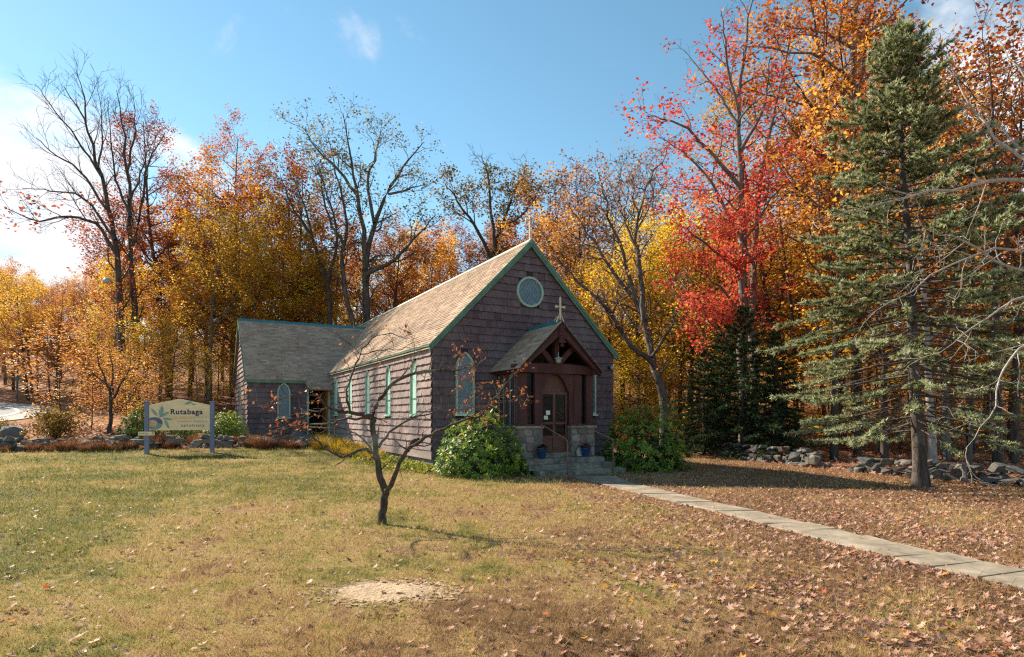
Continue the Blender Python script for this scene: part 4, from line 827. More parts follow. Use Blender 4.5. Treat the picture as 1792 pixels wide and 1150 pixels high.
# ------------------------------------------------------------------ trees
class Tree:
    """branches as polylines with radii; tubes and leaves are made from them"""
    def __init__(s, seed): s.r = np.random.default_rng(seed); s.b = []      # (pts, radii, level)
    def walk(s, p, d, L, n, wander, up, droop=0):
        pts = [np.array(p, float)]; d = np.array(d, float); d /= np.linalg.norm(d)
        for i in range(n):
            d = d + s.r.standard_normal(3) * wander + np.array([0, 0, up - droop * i / n]); d /= np.linalg.norm(d); pts.append(pts[-1] + d * L / n)
        return np.array(pts)
    def limb(s, pts, r0, r1, lev=0): s.b.append((np.asarray(pts, float), np.linspace(r0, r1, len(pts)), lev))
    def sprout(s, lev, dens, t0, L, ang, seg, wander, up, rr=.55, rmin=.004, cnt=None, lfun=None, droop=0, keep=None):
        """grow children of every branch of level lev"""
        new = []
        for (P, Rd, l) in s.b:
            if l != lev: continue
            sl_ = np.linalg.norm(np.diff(P, axis=0), axis=1); T = sl_.sum(); n = cnt if cnt else max(1, int(round(dens * T * (1 - t0) + s.r.uniform(0, .8)))); az = s.r.uniform(0, 6.28)
            cum = np.concatenate([[0], np.cumsum(sl_)]) / T
            for i in range(n):
                t = t0 + (1 - t0) * (i + s.r.uniform(.1, .9)) / n; j = min(np.searchsorted(cum, t, 'right') - 1, len(sl_) - 1); f = (t - cum[j]) / (cum[j + 1] - cum[j] + 1e-9)
                p = P[j] * (1 - f) + P[j + 1] * f; d = (P[j + 1] - P[j]) / (sl_[j] + 1e-9); az += 2.4 + s.r.normal(0, .35)
                a = np.cross(d, (0, 0, 1)) if abs(d[2]) < .95 else np.cross(d, (1, 0, 0)); a /= np.linalg.norm(a); b = np.cross(d, a)
                an_ = R(s.r.uniform(*ang)); dd = d * math.cos(an_) + (a * math.cos(az) + b * math.sin(az)) * math.sin(an_)
                ll = s.r.uniform(*L) * (lfun(t) if lfun else (1 - .45 * t)); r0 = max(rmin, min((Rd[j] * (1 - f) + Rd[j + 1] * f) * rr, .03 * ll + .004))
                if keep is not None and not keep(p): continue
                q = s.walk(p, dd, ll, seg, wander, up, droop); new.append((q, np.linspace(r0, max(rmin * .6, r0 * .25), len(q)), lev + 1))
        s.b += new
    def wood(s, name, mat, sides=(9, 6, 4, 3, 3, 3)):
        V = []; Fc = []; base = 0; groups = {}
        for (P, Rd, l) in s.b: groups.setdefault((len(P), sides[min(l, len(sides) - 1)]), []).append((P, Rd))
        for (n, k), lst in groups.items():
            P = np.stack([x[0] for x in lst]); Rd = np.stack([x[1] for x in lst]); B = len(lst)
            T = np.empty_like(P); T[:, 1:-1] = P[:, 2:] - P[:, :-2]; T[:, 0] = P[:, 1] - P[:, 0]; T[:, -1] = P[:, -1] - P[:, -2]; T /= np.linalg.norm(T, axis=2, keepdims=True) + 1e-9
            ref = np.where(np.abs(T[..., 2:3]) < .9, np.array([0, 0, 1.]), np.array([1., 0, 0])); A = np.cross(T, ref); A /= np.linalg.norm(A, axis=2, keepdims=True) + 1e-9; Bn = np.cross(T, A)
            an_ = np.arange(k) * 2 * math.pi / k
            ring = P[:, :, None, :] + Rd[:, :, None, None] * (A[:, :, None, :] * np.cos(an_)[None, None, :, None] + Bn[:, :, None, :] * np.sin(an_)[None, None, :, None])
            V.append(ring.reshape(-1, 3)); ids = base + np.arange(B * n * k).reshape(B, n, k); nxt = np.roll(ids, -1, axis=2)
            Fc.append(np.stack([ids[:, :-1], nxt[:, :-1], nxt[:, 1:], ids[:, 1:]], -1).reshape(-1, 4)); base += B * n * k
        return np_mesh(name, np.concatenate(V), np.concatenate(Fc), mat, None, True)
    def sites(s, lev, per, spread, t0=.25, keep=None):
        C = []; D = []; H = []
        for (P, Rd, l) in s.b:
            if l < lev: continue
            if keep is not None and not keep(P[-1]): continue
            n = per if isinstance(per, int) else max(1, int(per * np.linalg.norm(P[-1] - P[0])))
            t = s.r.uniform(t0, 1, n) * (len(P) - 1); j = np.minimum(t.astype(int), len(P) - 2); f = (t - j)[:, None]
            C.append(P[j] * (1 - f) + P[j + 1] * f + s.r.standard_normal((n, 3)) * spread); D.append(np.repeat((P[-1] - P[0])[None], n, 0)); H.append(np.full(n, s.r.uniform()))
        if not C: return np.zeros((0, 3)), np.zeros((0, 3)), np.zeros(0)
        return np.concatenate(C), np.concatenate(D), np.concatenate(H)
def leaves(name, C, D, H, size, mat, r, flat=.5, asp=.62, vbias=None, hang=.0):
    n = len(C); a = r.standard_normal((n, 3)); Dn = D / (np.linalg.norm(D, axis=1, keepdims=True) + 1e-9); a = a + Dn * .5; a[:, 2] *= (1 - flat); a[:, 2] -= hang; a /= np.linalg.norm(a, axis=1, keepdims=True) + 1e-9
    up_ = r.standard_normal((n, 3)) * (1 - flat) + np.array([0, 0, flat]); sd = np.cross(a, up_); sd /= np.linalg.norm(sd, axis=1, keepdims=True) + 1e-9; nr = np.cross(sd, a)
    l = size * r.uniform(.65, 1.3, (n, 1)); wd = l * asp * .5
    V = np.stack([C, C + a * l * .45 + sd * wd + nr * l * .12, C + a * l, C + a * l * .45 - sd * wd + nr * l * .12], 1).reshape(-1, 3)
    v = np.clip(.55 * H + .45 * r.uniform(0, 1, n) + (0 if vbias is None else vbias), 0, 1)
    return np_mesh(name, V, np.arange(4 * n).reshape(n, 4), mat, {'v': v})
def plant_tree(name, label, cat, loc, trunk_me, crown_me, rz=0, sc=1, group=None, mats=None, zs=1):
    e = tag(empty(name, loc, rz), label, cat, group); e.scale = (sc, sc, sc * zs)
    for nm, me, key in (('trunk', trunk_me, 0), ('crown', crown_me, 1)):
        if me is None: continue
        o = link(nm, me, e)
        if mats and mats[key]: o.material_slots[0].link = 'OBJECT'; o.material_slots[0].material = M[mats[key]]
    return e
# ---- prototypes of the wood
def proto(seed, H, r0, crown0, spread, dens1, leaf_n, leaf, up=.10, flat=.45, per=None, twig=True, lean=.03):
    t = Tree(seed); tr = t.walk((0, 0, -.3), (0, 0, 1), H + .3, 12, lean, .06); t.limb(tr, r0, r0 * .12)
    prof = lambda q: .35 + 1.0 * math.sin(math.pi * min(1, max(0.0, (q - crown0) / (1 - crown0)) * .85 + .12))
    t.sprout(0, dens1, crown0, (spread * .75, spread * 1.1), (45, 75), 6, .16, up, .55, .012, lfun=prof)
    t.sprout(1, 1.5, .2, (spread * .38, spread * .58), (30, 60), 4, .18, .05, .6, .008)
    t.sprout(2, 2.2, .15, (.5, 1.1), (25, 60), 3, .2, .05, .6, .005)
    C, D, Hh = t.sites(2, per or 9, .20, .2)
    if len(C) > leaf_n: sel = t.r.permutation(len(C))[:leaf_n]; C, D, Hh = C[sel], D[sel], Hh[sel]
    tm = t.wood('trunk', M['bark_dark']); cm = leaves('crown', C, D, Hh, leaf, M['gold'], t.r, flat)
    return tm, cm
PR = {}
PR['maple'] = [proto(1, 15, .20, .24, 4.0, 2.5, 38000, .185, .04, .6, per=16), proto(2, 15, .19, .16, 4.3, 2.3, 38000, .185, .03, .6, per=16), proto(3, 15, .22, .36, 3.7, 2.8, 36000, .18, .05, .6, per=16)]
PR['sparse'] = [proto(4, 15, .18, .30, 3.6, 2.0, 11000, .17, .14, per=6), proto(5, 15, .18, .25, 3.9, 1.9, 12000, .17, .14, per=6)]
PR['tall'] = [proto(6, 24, .27, .25, 4.0, 1.8, 42000, .18, .06, .55, per=15), proto(7, 24, .26, .30, 4.4, 1.7, 42000, .18, .06, .55, per=15)]
PR['sapling'] = [proto(8, 6, .06, .06, 2.3, 3.8, 13000, .165, .0, .8, per=11), proto(9, 6, .05, .05, 2.5, 3.6, 13000, .165, -.02, .8, per=11)]
wr = np.random.default_rng(77)
KIND = {'gold': 'golden', 'yellow': 'bright yellow', 'orange': 'orange', 'rust': 'rust red', 'russet': 'pinkish brown', 'olive': 'olive green', 'red': 'red', 'peach': 'peach'}
def where(x, y):
    px = 896 + F * x / y
    return ('far left beyond the road bend' if px < 170 else 'behind the tan sign' if px < 420 else 'behind the annex roof' if px < 640 else 'behind the nave roof' if px < 930 else 'just right of the church gable' if px < 1190 else 'behind the hemlocks' if px < 1400 else 'behind the blue spruce' if px < 1680 else 'at the far right edge')
FOREST = []
SUNH = np.array([math.sin(SUN_AZ), math.cos(SUN_AZ)])
def sun_cap(x, y, h):
    """trees on the sun side stay low enough for the sunlight the photograph shows on the church"""
    for (tx, ty, tz) in ((-3.5, 21, 1.2), (-5, 24, 1.2), (-7, 28, 1.4), (-1, 18.3, 1.0), (-14.8, 34, 2.0), (-14.5, 25, 1.0)):
        v = np.array([x - tx, y - ty]); al = v @ SUNH; pe = abs(v[0] * SUNH[1] - v[1] * SUNH[0])
        if al > 0 and pe < 4.0: h = min(h, al * math.tan(SUN_EL) + tz - h1(x, y) - .4)
    return h
def forest(kind, col, x, y, h, bark=None, cap=True):
    if cap: h = sun_cap(x, y, h)
    if h < 3: return
    base = {'maple': 15, 'sparse': 15, 'tall': 24, 'sapling': 6}[kind]; q = PR[kind][wr.integers(0, len(PR[kind]))]; s_ = h / base
    what = {'maple': 'leafy maple', 'sparse': 'half bare tree', 'tall': 'tall maple', 'sapling': 'low understorey sapling'}[kind]; dist = 'close ' if y < 34 else '' if y < 46 else 'distant '
    FOREST.append(1); plant_tree({'sapling': 'sapling', 'sparse': 'bare_tree'}.get(kind, 'maple_tree'), f'{dist}{KIND[col]} {what} in the wood {where(x, y)}', 'tree', (x, y, h1(x, y)), q[0], q[1], wr.uniform(0, 6.28), s_ * wr.uniform(.95, 1.05),
        f'{KIND[col]} trees of the wood', (bark or wr.choice(['bark_dark', 'bark_dark', 'bark_grey']), col), wr.uniform(.95, 1.05))
def band(n, pxr, yr, hr, cols, kinds, p=None):
    for i in range(n):
        px = pxr[0] + (pxr[1] - pxr[0]) * (i + wr.uniform(.15, .85)) / n; y = wr.uniform(*yr); x = (px - 896) / F * y
        lx, ly = church_local(x, y)
        if -10.5 < lx < 6.2 and -6 < ly < 27.5: y += 14; x = (px - 896) / F * y
        if (x - RC[0]) ** 2 / 1.3 + (y - RC[1]) ** 2 < 11.5 ** 2: continue
        forest(wr.choice(kinds), wr.choice(cols, p=p), x, y, wr.uniform(*hr))
# far left beyond the road
band(8, (-90, 190), (56, 66), (9.5, 12), ['orange', 'orange', 'gold', 'russet'], ['maple'])
band(9, (-70, 200), (46, 54), (5, 8), ['orange', 'gold', 'peach', 'peach'], ['sapling', 'maple'])
band(4, (-40, 170), (48, 55), (7, 9), ['orange', 'gold', 'russet'], ['maple'])
# behind sign and annex
band(5, (200, 440), (40, 47), (11, 14), ['gold', 'orange', 'gold', 'orange'], ['maple'])
band(6, (190, 640), (52, 60), (15, 19), ['orange', 'rust', 'rust', 'rust'], ['maple'])
band(5, (220, 640), (38, 44), (5, 8), ['gold', 'yellow', 'gold'], ['sapling'])
band(4, (240, 430), (33.5, 37), (3.5, 5), ['yellow', 'gold', 'orange'], ['sapling'])
band(5, (430, 640), (44, 50), (9, 12), ['gold', 'gold', 'orange'], ['maple'])
# behind the nave
band(7, (640, 980), (50, 62), (13.5, 16), ['rust', 'orange', 'russet', 'rust'], ['maple', 'maple', 'sparse'])
# right of the gable
band(5, (960, 1220), (42, 52), (16, 19), ['rust', 'russet', 'orange'], ['sparse', 'sparse', 'maple'])
band(5, (980, 1230), (36, 42), (9, 12), ['gold', 'orange', 'yellow'], ['maple'])
band(8, (1060, 1290), (30, 38), (4, 7.5), ['yellow', 'yellow', 'gold'], ['sapling'])
# right wood
band(3, (1420, 1640), (38, 44), (18, 22), ['gold', 'orange', 'orange'], ['tall'])
band(6, (1420, 1800), (23, 32), (5, 8), ['gold', 'yellow', 'orange'], ['sapling'])
band(6, (1280, 1820), (38, 52), (10, 15), ['gold', 'orange', 'rust'], ['maple'])
band(4, (1640, 1860), (24, 32), (14, 18), ['rust', 'russet', 'orange'], ['sparse'])
band(4, (1500, 1800), (22, 30), (7, 10), ['orange', 'rust', 'gold'], ['maple', 'sapling'])
forest('tall', 'orange', 16.4, 30.5, 24.5); forest('tall', 'rust', 17.8, 31.5, 27); forest('tall', 'orange', 21.5, 34, 24); forest('tall', 'gold', 14.6, 33.0, 18.5); forest('maple', 'gold', 17, 33, 10)
# deep wood on the rising ground
band(5, (-80, 200), (66, 84), (9, 11), ['orange', 'gold', 'russet'], ['maple'])
band(10, (210, 700), (64, 84), (12, 15), ['orange', 'gold', 'rust', 'russet'], ['maple'])
band(18, (600, 1900), (62, 84), (12, 17), ['orange', 'gold', 'rust'], ['maple'])
band(6, (190, 640), (44, 54), (5, 7.5), ['gold', 'yellow', 'orange'], ['sapling'])
band(13, (960, 1840), (38, 56), (5, 8), ['gold', 'yellow', 'gold', 'orange'], ['sapling'])
band(9, (1080, 1420), (38, 48), (9, 13), ['gold', 'yellow', 'orange'], ['maple'])
forest('tall', 'rust', -30.3, 54, 22, cap=False); forest('tall', 'rust', -25.2, 55, 23.5, cap=False); forest('maple', 'orange', -22.5, 52, 18, cap=False); forest('maple', 'gold', -17, 50, 15, cap=False); forest('maple', 'yellow', -15.5, 47, 11, cap=False)
forest('sparse', 'orange', -24.5, 37.5, 9.5); forest('maple', 'orange', 2.2, 52, 17.5); forest('maple', 'orange', 3.5, 46, 14)
# ---- trees one recognises, main limbs laid out one by one
def catmull(P, n):
    P = np.asarray(P, float); Q = np.vstack([2 * P[0] - P[1], P, 2 * P[-1] - P[-2]]); res = []
    for t in np.linspace(0, len(P) - 1 - 1e-6, n):
        i = int(t); f = t - i; a, b, c, d = Q[i:i + 4]; res.append(.5 * (2 * b + (c - a) * f + (2 * a - 5 * b + 4 * c - d) * f * f + (3 * b - a - 3 * c + d) * f ** 3))
    return np.array(res)
def hero(seed, depth, limbs, wob=.012):
    t = Tree(seed); b0 = limbs[0][0][0]; base = W(b0[0], b0[1], depth); gz_ = h1(base[0], base[1])
    org = np.array([base[0], base[1], gz_])
    for (pts, r0, r1, dd) in limbs:
        n = len(pts); P = np.array([W(px, py, depth + (dd[0] + (dd[1] - dd[0]) * i / (n - 1) if isinstance(dd, tuple) else dd * i / (n - 1))) for i, (px, py) in enumerate(pts)]) - org
        q = catmull(P, max(6, 3 * n)); q[1:] += t.r.standard_normal(q[1:].shape) * wob * depth / 10; t.limb(q, r0, r1, 0)
    t.b[0][0][0, 2] = min(t.b[0][0][0, 2], -.12); t.b[0][1][0] *= 1.45; t.b[0][1][1] *= 1.06
    return t, org
# bare pair at left
t, o_ = hero(31, 40, [([(212, 745), (212, 600), (208, 470), (196, 390), (175, 300), (150, 215), (112, 150)], .27, .02, 2), ([(206, 450), (170, 395), (120, 380), (60, 385), (15, 365)], .12, .02, -4), ([(202, 420), (150, 350), (100, 335), (40, 330)], .10, .02, 3),
    ([(190, 370), (140, 300), (95, 270), (60, 240)], .09, .015, -2), ([(178, 310), (140, 250), (95, 190), (60, 145)], .08, .012, 3), ([(150, 215), (148, 170), (130, 120)], .06, .012, -2), ([(172, 295), (180, 230), (172, 160)], .07, .012, 2)])
t.sprout(0, 1.3, .25, (1.4, 3.4), (22, 50), 5, .12, .08, .45, .012); t.sprout(1, 2.6, .15, (.7, 1.6), (22, 45), 4, .12, .06, .55, .009); t.sprout(2, 3.0, .2, (.4, .9), (22, 45), 3, .12, .05, .6, .008)
C, D, Hh = t.sites(2, 4, .25, .3, keep=lambda p: p[2] < 13.5 and t.r.uniform() < .5)
plant_tree('bare_tree', 'tall bare tree at far left with long low limb reaching left', 'tree', o_, t.wood('trunk', M['bark_dark']), leaves('crown', C, D, Hh, .24, M['rust'], t.r))
t, o_ = hero(32, 41, [([(238, 745), (237, 600), (231, 470), (225, 350), (218, 250), (205, 160)], .26, .02, 2), ([(232, 430), (250, 350), (262, 280), (292, 230)], .11, .015, -3), ([(228, 380), (205, 320), (195, 250), (188, 180)], .10, .012, 3), ([(222, 300), (236, 230), (232, 165)], .08, .012, -2), ([(226, 350), (252, 290), (258, 220)], .08, .012, 3)])
t.sprout(0, 1.4, .25, (1.4, 3.2), (20, 45), 5, .12, .10, .45, .012); t.sprout(1, 2.6, .15, (.7, 1.6), (22, 45), 4, .12, .06, .55, .009); t.sprout(2, 3.0, .2, (.4, .9), (22, 45), 3, .12, .05, .6, .008)
C, D, Hh = t.sites(2, 4, .25, .3, keep=lambda p: p[2] < 12 and t.r.uniform() < .4)
plant_tree('bare_tree', 'slimmer upright bare tree just right of the tallest left one', 'tree', o_, t.wood('trunk', M['bark_dark']), leaves('crown', C, D, Hh, .24, M['rust'], t.r))
# big locust behind the annex
t, o_ = hero(33, 46, [([(645, 690), (642, 560), (640, 460), (662, 370), (700, 300), (742, 250)], .34, .03, 3), ([(640, 470), (634, 390), (618, 300), (600, 200)], .22, .02, -3), ([(642, 480), (690, 455), (728, 415), (762, 375)], .18, .02, -4), ([(655, 390), (645, 320), (660, 260), (670, 215)], .15, .02, 4), ([(625, 340), (585, 290), (545, 250), (530, 225)], .13, .015, 3), ([(680, 340), (720, 330), (745, 320)], .10, .015, 2),
    ([(632, 620), (612, 545), (598, 470), (606, 390), (590, 310), (575, 240)], .22, .02, -2), ([(602, 430), (570, 370), (560, 310), (540, 270)], .12, .015, -3)])
t.sprout(0, 1.2, .25, (1.8, 4.2), (25, 60), 6, .2, .05, .5, .016); t.sprout(1, 2.0, .15, (.9, 2.0), (30, 65), 4, .22, .03, .55, .012); t.sprout(2, 2.4, .2, (.4, 1.0), (30, 60), 3, .2, .02, .6, .010)
C, D, Hh = t.sites(2, 7, .28, .2, keep=lambda p: t.r.uniform() < .55)
plant_tree('locust_tree', 'large open crowned locust tree with sparse dull leaves behind the annex', 'tree', o_, t.wood('trunk', M['bark_mid']), leaves('crown', C, D, Hh, .20, M['olive'], t.r))
t, o_ = hero(34, 45, [([(575, 690), (575, 510), (553, 440), (535, 370), (512, 300)], .22, .02, 3), ([(572, 490), (590, 420), (575, 350), (560, 300)], .13, .02, -3), ([(545, 410), (510, 360), (490, 300)], .10, .015, -3)])
t.sprout(0, 1.2, .3, (1.4, 3.4), (25, 55), 5, .18, .06, .5, .014); t.sprout(1, 2.2, .2, (.8, 1.7), (30, 60), 4, .2, .03, .55, .012); t.sprout(2, 2.0, .2, (.4, .9), (30, 60), 3, .2, .02, .6, .008)
C, D, Hh = t.sites(2, 5, .22, .3, keep=lambda p: t.r.uniform() < .6)
plant_tree('locust_tree', 'smaller forked locust tree left of the large locust behind the annex', 'tree', o_, t.wood('trunk', M['bark_dark']), leaves('crown', C, D, Hh, .20, M['olive'], t.r))
# olive tree behind the nave ridge
t, o_ = hero(35, 52, [([(862, 700), (862, 450), (880, 390), (905, 330), (925, 285)], .30, .02, 3), ([(862, 460), (835, 400), (800, 350), (778, 320)], .18, .02, -3), ([(866, 440), (860, 370), (850, 300), (842, 270)], .18, .02, 3), ([(880, 400), (920, 370), (950, 320)], .13, .02, -3)])
t.sprout(0, 1.3, .35, (1.8, 4.0), (25, 60), 6, .18, .07, .5, .016); t.sprout(1, 2.2, .2, (.9, 1.9), (30, 60), 4, .2, .05, .55, .013); t.sprout(2, 2.4, .2, (.5, 1.0), (30, 60), 3, .2, .02, .6, .011)
C, D, Hh = t.sites(2, 11, .28, .2, keep=lambda p: p[2] < 21.5 and t.r.uniform() < .85)
plant_tree('ash_tree', 'round olive leaved tree with bare top twigs behind the nave ridge', 'tree', o_, t.wood('trunk', M['bark_dark']), leaves('crown', C, D, Hh, .24, M['olive'], t.r, vbias=.15))
# gnarled tree right of the gable
t, o_ = hero(36, 27, [([(1168, 762), (1160, 690), (1142, 630), (1128, 560), (1085, 490), (1045, 430), (1005, 370)], .24, .02, 2), ([(1145, 640), (1100, 600), (1065, 545), (1015, 495), (975, 450)], .13, .02, -2), ([(1128, 560), (1122, 480), (1112, 400), (1135, 320), (1165, 270)], .13, .015, 2), ([(1112, 520), (1085, 430), (1060, 350), (1048, 300)], .10, .012, -2), ([(1140, 625), (1180, 560), (1200, 500)], .08, .012, 1), ([(1118, 440), (1090, 370), (1085, 300)], .07, .012, 2)], .02)
t.sprout(0, 2.2, .22, (1.0, 3.0), (25, 65), 6, .22, .05, .55, .016); t.sprout(1, 3.0, .15, (.6, 1.4), (30, 65), 4, .22, .03, .6, .011); t.sprout(2, 3.0, .2, (.3, .7), (30, 60), 3, .2, .02, .6, .008)
C, D, Hh = t.sites(2, 4, .15, .3, keep=lambda p: t.r.uniform() < .42)
plant_tree('gnarled_tree', 'gnarled leaning tree with few brown leaves just right of the gable', 'tree', o_, t.wood('trunk', M['bark_mid']), leaves('crown', C, D, Hh, .15, M['russet'], t.r))
# red maple
t, o_ = hero(37, 27.5, [([(1305, 775), (1300, 600), (1299, 450), (1296, 300), (1292, 190), (1302, 80), (1325, -30)], .26, .02, 1), ([(1322, 770), (1318, 600), (1322, 450), (1332, 300), (1368, 140), (1395, 10)], .20, .02, 2), ([(1298, 330), (1240, 260), (1185, 215), (1130, 200)], .10, .015, -2), ([(1298, 420), (1250, 330), (1200, 270), (1150, 240)], .09, .015, 2), ([(1300, 480), (1240, 430), (1200, 400)], .08, .012, -3), ([(1300, 550), (1250, 490), (1195, 470)], .08, .012, -2),
    ([(1300, 620), (1250, 570), (1215, 560)], .07, .012, -3), ([(1293, 220), (1250, 150), (1195, 90)], .08, .012, 2), ([(1298, 260), (1340, 180), (1350, 90)], .08, .012, -2), ([(1302, 420), (1350, 350), (1390, 300)], .07, .012, -2), ([(1293, 200), (1270, 90), (1262, 20)], .07, .012, -2), ([(1322, 470), (1290, 400), (1262, 380)], .06, .012, -3)], .015)
t.sprout(0, 1.5, .22, (1.0, 2.5), (30, 65), 5, .17, .04, .5, .010); t.sprout(1, 2.6, .15, (.5, 1.3), (30, 60), 4, .18, .03, .55, .007); t.sprout(2, 2.6, .2, (.25, .6), (30, 60), 3, .18, .0, .6, .005)
def redkeep(p):
    z = p[2]; x = p[0]; q = .95 if z < 11 else max(.10, .95 - (z - 11) * .10)
    if x > .9: q *= .35
    return z > 4.2 and t.r.uniform() < q
C, D, Hh = t.sites(1, 17, .2, .2, keep=redkeep)
plant_tree('red_maple', 'tall scarlet red maple with twin grey trunks left of the spruce', 'tree', o_, t.wood('trunk', M['bark_grey']), leaves('crown', C, D, Hh, .16, M['red'], t.r, .5))
# bare tree at the right edge, its trunk just outside the picture
t, o_ = hero(38, 12.5, [([(1935, 880), (1930, 700), (1925, 450), (1915, 200), (1900, -60)], .20, .05, 0), ([(1926, 380), (1800, 318), (1700, 325), (1570, 350), (1415, 385)], .055, .006, -1), ([(1926, 420), (1830, 300), (1740, 240), (1680, 150), (1640, 60)], .05, .006, 2), ([(1926, 560), (1810, 520), (1720, 560), (1640, 620)], .04, .005, -1), ([(1928, 620), (1820, 595), (1760, 640), (1735, 720), (1690, 785)], .035, .004, -1.5), ([(1926, 520), (1780, 470), (1680, 420), (1600, 400)], .04, .005, -2),
    ([(1924, 350), (1790, 260), (1720, 200)], .045, .006, 2), ([(1920, 250), (1800, 140), (1740, 60)], .045, .006, 1), ([(1926, 500), (1790, 440), (1650, 470), (1520, 560)], .035, .004, -2)], .02)
t.sprout(0, 2.0, .35, (.5, 1.4), (25, 60), 5, .2, .02, .5, .006, keep=lambda p: p[0] < -.8); t.sprout(1, 3.4, .2, (.25, .7), (30, 60), 4, .2, .0, .55, .0045); t.sprout(2, 4, .2, (.12, .35), (30, 60), 3, .2, .0, .6, .0035)
C, D, Hh = t.sites(2, 2, .1, .3, keep=lambda p: p[2] > 4.5 and t.r.uniform() < .35)
plant_tree('bare_tree', 'pale bare branches reaching in from the right edge before the spruce', 'tree', o_, t.wood('trunk', M['bark_pale']), leaves('crown', C, D, Hh, .09, M['rust'], t.r))
# apple tree on the lawn
AR = .76
AL = [([(668, 919), (670, 890), (675, 862), (664, 830), (657, 790), (652, 745), (651, 728), (658, 713), (671, 689), (701, 662), (750, 649), (785, 648), (826, 642), (848, 630)], .088, .008, .3),
    ([(677, 862), (684, 848), (694, 824), (711, 791), (737, 771), (770, 753), (816, 734), (842, 726)], .058, .014, -.8), ([(840, 727), (858, 705), (880, 678), (904, 652)], .013, .004, (-.8, -1.0)), ([(818, 733), (850, 712), (890, 702), (925, 705)], .011, .003, (-.8, -.5)),
    ([(713, 789), (722, 775), (731, 767)], .035, .022, (-.3, -.4)), ([(663, 783), (684, 755), (717, 735), (752, 725), (800, 716), (838, 712)], .022, .005, .9),
    ([(651, 731), (630, 725), (604, 721), (578, 715), (552, 692), (530, 668)], .040, .006, -.6), ([(612, 722), (607, 690), (618, 650), (631, 620), (648, 596), (676, 585), (705, 590)], .020, .004, (-.3, .3)), ([(631, 620), (670, 612), (700, 612), (720, 600)], .010, .003, (.1, .5)), ([(631, 620), (615, 605), (600, 590)], .008, .003, (.1, -.3)),
    ([(652, 793), (632, 787), (600, 800), (566, 781), (540, 758), (520, 745)], .026, .006, -.9), ([(650, 788), (632, 765), (605, 753), (552, 748), (506, 748), (470, 757)], .016, .004, .5), ([(650, 733), (605, 732), (578, 741), (529, 744), (500, 746), (462, 760)], .022, .004, .8),
    ([(578, 716), (545, 720), (505, 728), (462, 738)], .012, .003, (-.4, -.1)), ([(552, 693), (520, 690), (490, 700), (450, 712)], .009, .003, (-.5, -.8)), ([(700, 662), (720, 640), (725, 610), (718, 578)], .010, .003, (.15, -.3)), ([(783, 648), (790, 630), (808, 615)], .009, .003, (.25, .4)), ([(750, 650), (775, 690), (800, 695), (835, 670)], .009, .003, (.2, -.1))]
AL = [(p_, a_ * (AR if a_ > .05 else 1.0), b_ * .9, d_) for (p_, a_, b_, d_) in AL]
t, o_ = hero(39, 9.68, AL, .011)
t.sprout(0, 6.5, .22, (.16, .60), (30, 70), 5, .22, .06, .5, .0046); t.sprout(1, 8, .15, (.08, .26), (30, 65), 4, .22, .03, .6, .0038)
def akeep(p):
    wx = o_[0] + p[0]; px = 896 + F * wx / (o_[1] + p[1]); return t.r.uniform() < (.85 if px > 790 else .33 if px < 560 else .16 if px < 720 and p[2] > 2.3 else .02)
C, D, Hh = t.sites(1, 3, .035, .4, keep=akeep)
plant_tree('apple_tree', 'small crooked apple tree with few orange leaves alone on the lawn', 'tree', o_, t.wood('trunk', M['bark_apple'], (10, 5, 4, 3)), leaves('crown', C, D, Hh, .07, M['apple_leaf'], t.r, .2, .5))
# small fruit tree and saplings at left
t, o_ = hero(40, 29.5, [([(193, 757), (194, 725), (193, 690), (180, 655), (170, 620)], .10, .02, .5), ([(193, 700), (210, 675), (225, 650), (232, 620)], .06, .015, -.6), ([(192, 690), (196, 650), (190, 600)], .05, .012, .8), ([(186, 672), (165, 655), (150, 640)], .04, .012, -.8)], .01)
t.sprout(0, 2.2, .3, (.6, 1.4), (30, 60), 5, .18, .03, .5, .008); t.sprout(1, 2.6, .2, (.3, .8), (30, 60), 4, .2, 0, .55, .006)
C, D, Hh = t.sites(1, 6, .12, .3, keep=lambda p: t.r.uniform() < .5)
plant_tree('fruit_tree', 'small dark fruit tree with reddish leaves left of the sign', 'tree', o_, t.wood('trunk', M['bark_dark']), leaves('crown', C, D, Hh, .13, M['peach'], t.r))
for (px, py, d, h, sd, lab) in ((105, 720, 31, 4.8, 51, 'low orange and peach sapling above the brown bush at left'), (160, 735, 30.5, 3.2, 52, 'small yellow orange sapling beside the small fruit tree'), (222, 735, 31, 3.6, 53, 'peach coloured sapling between fruit tree and sign')):
    tm, cm = PR['sapling'][sd % 2]; b = W(px, py, d); plant_tree('sapling', lab, 'tree', (b[0], b[1], h1(b[0], b[1])), tm, cm, sd, h / 6 * 1.0, None, ('bark_dark', 'peach'), 1.0)
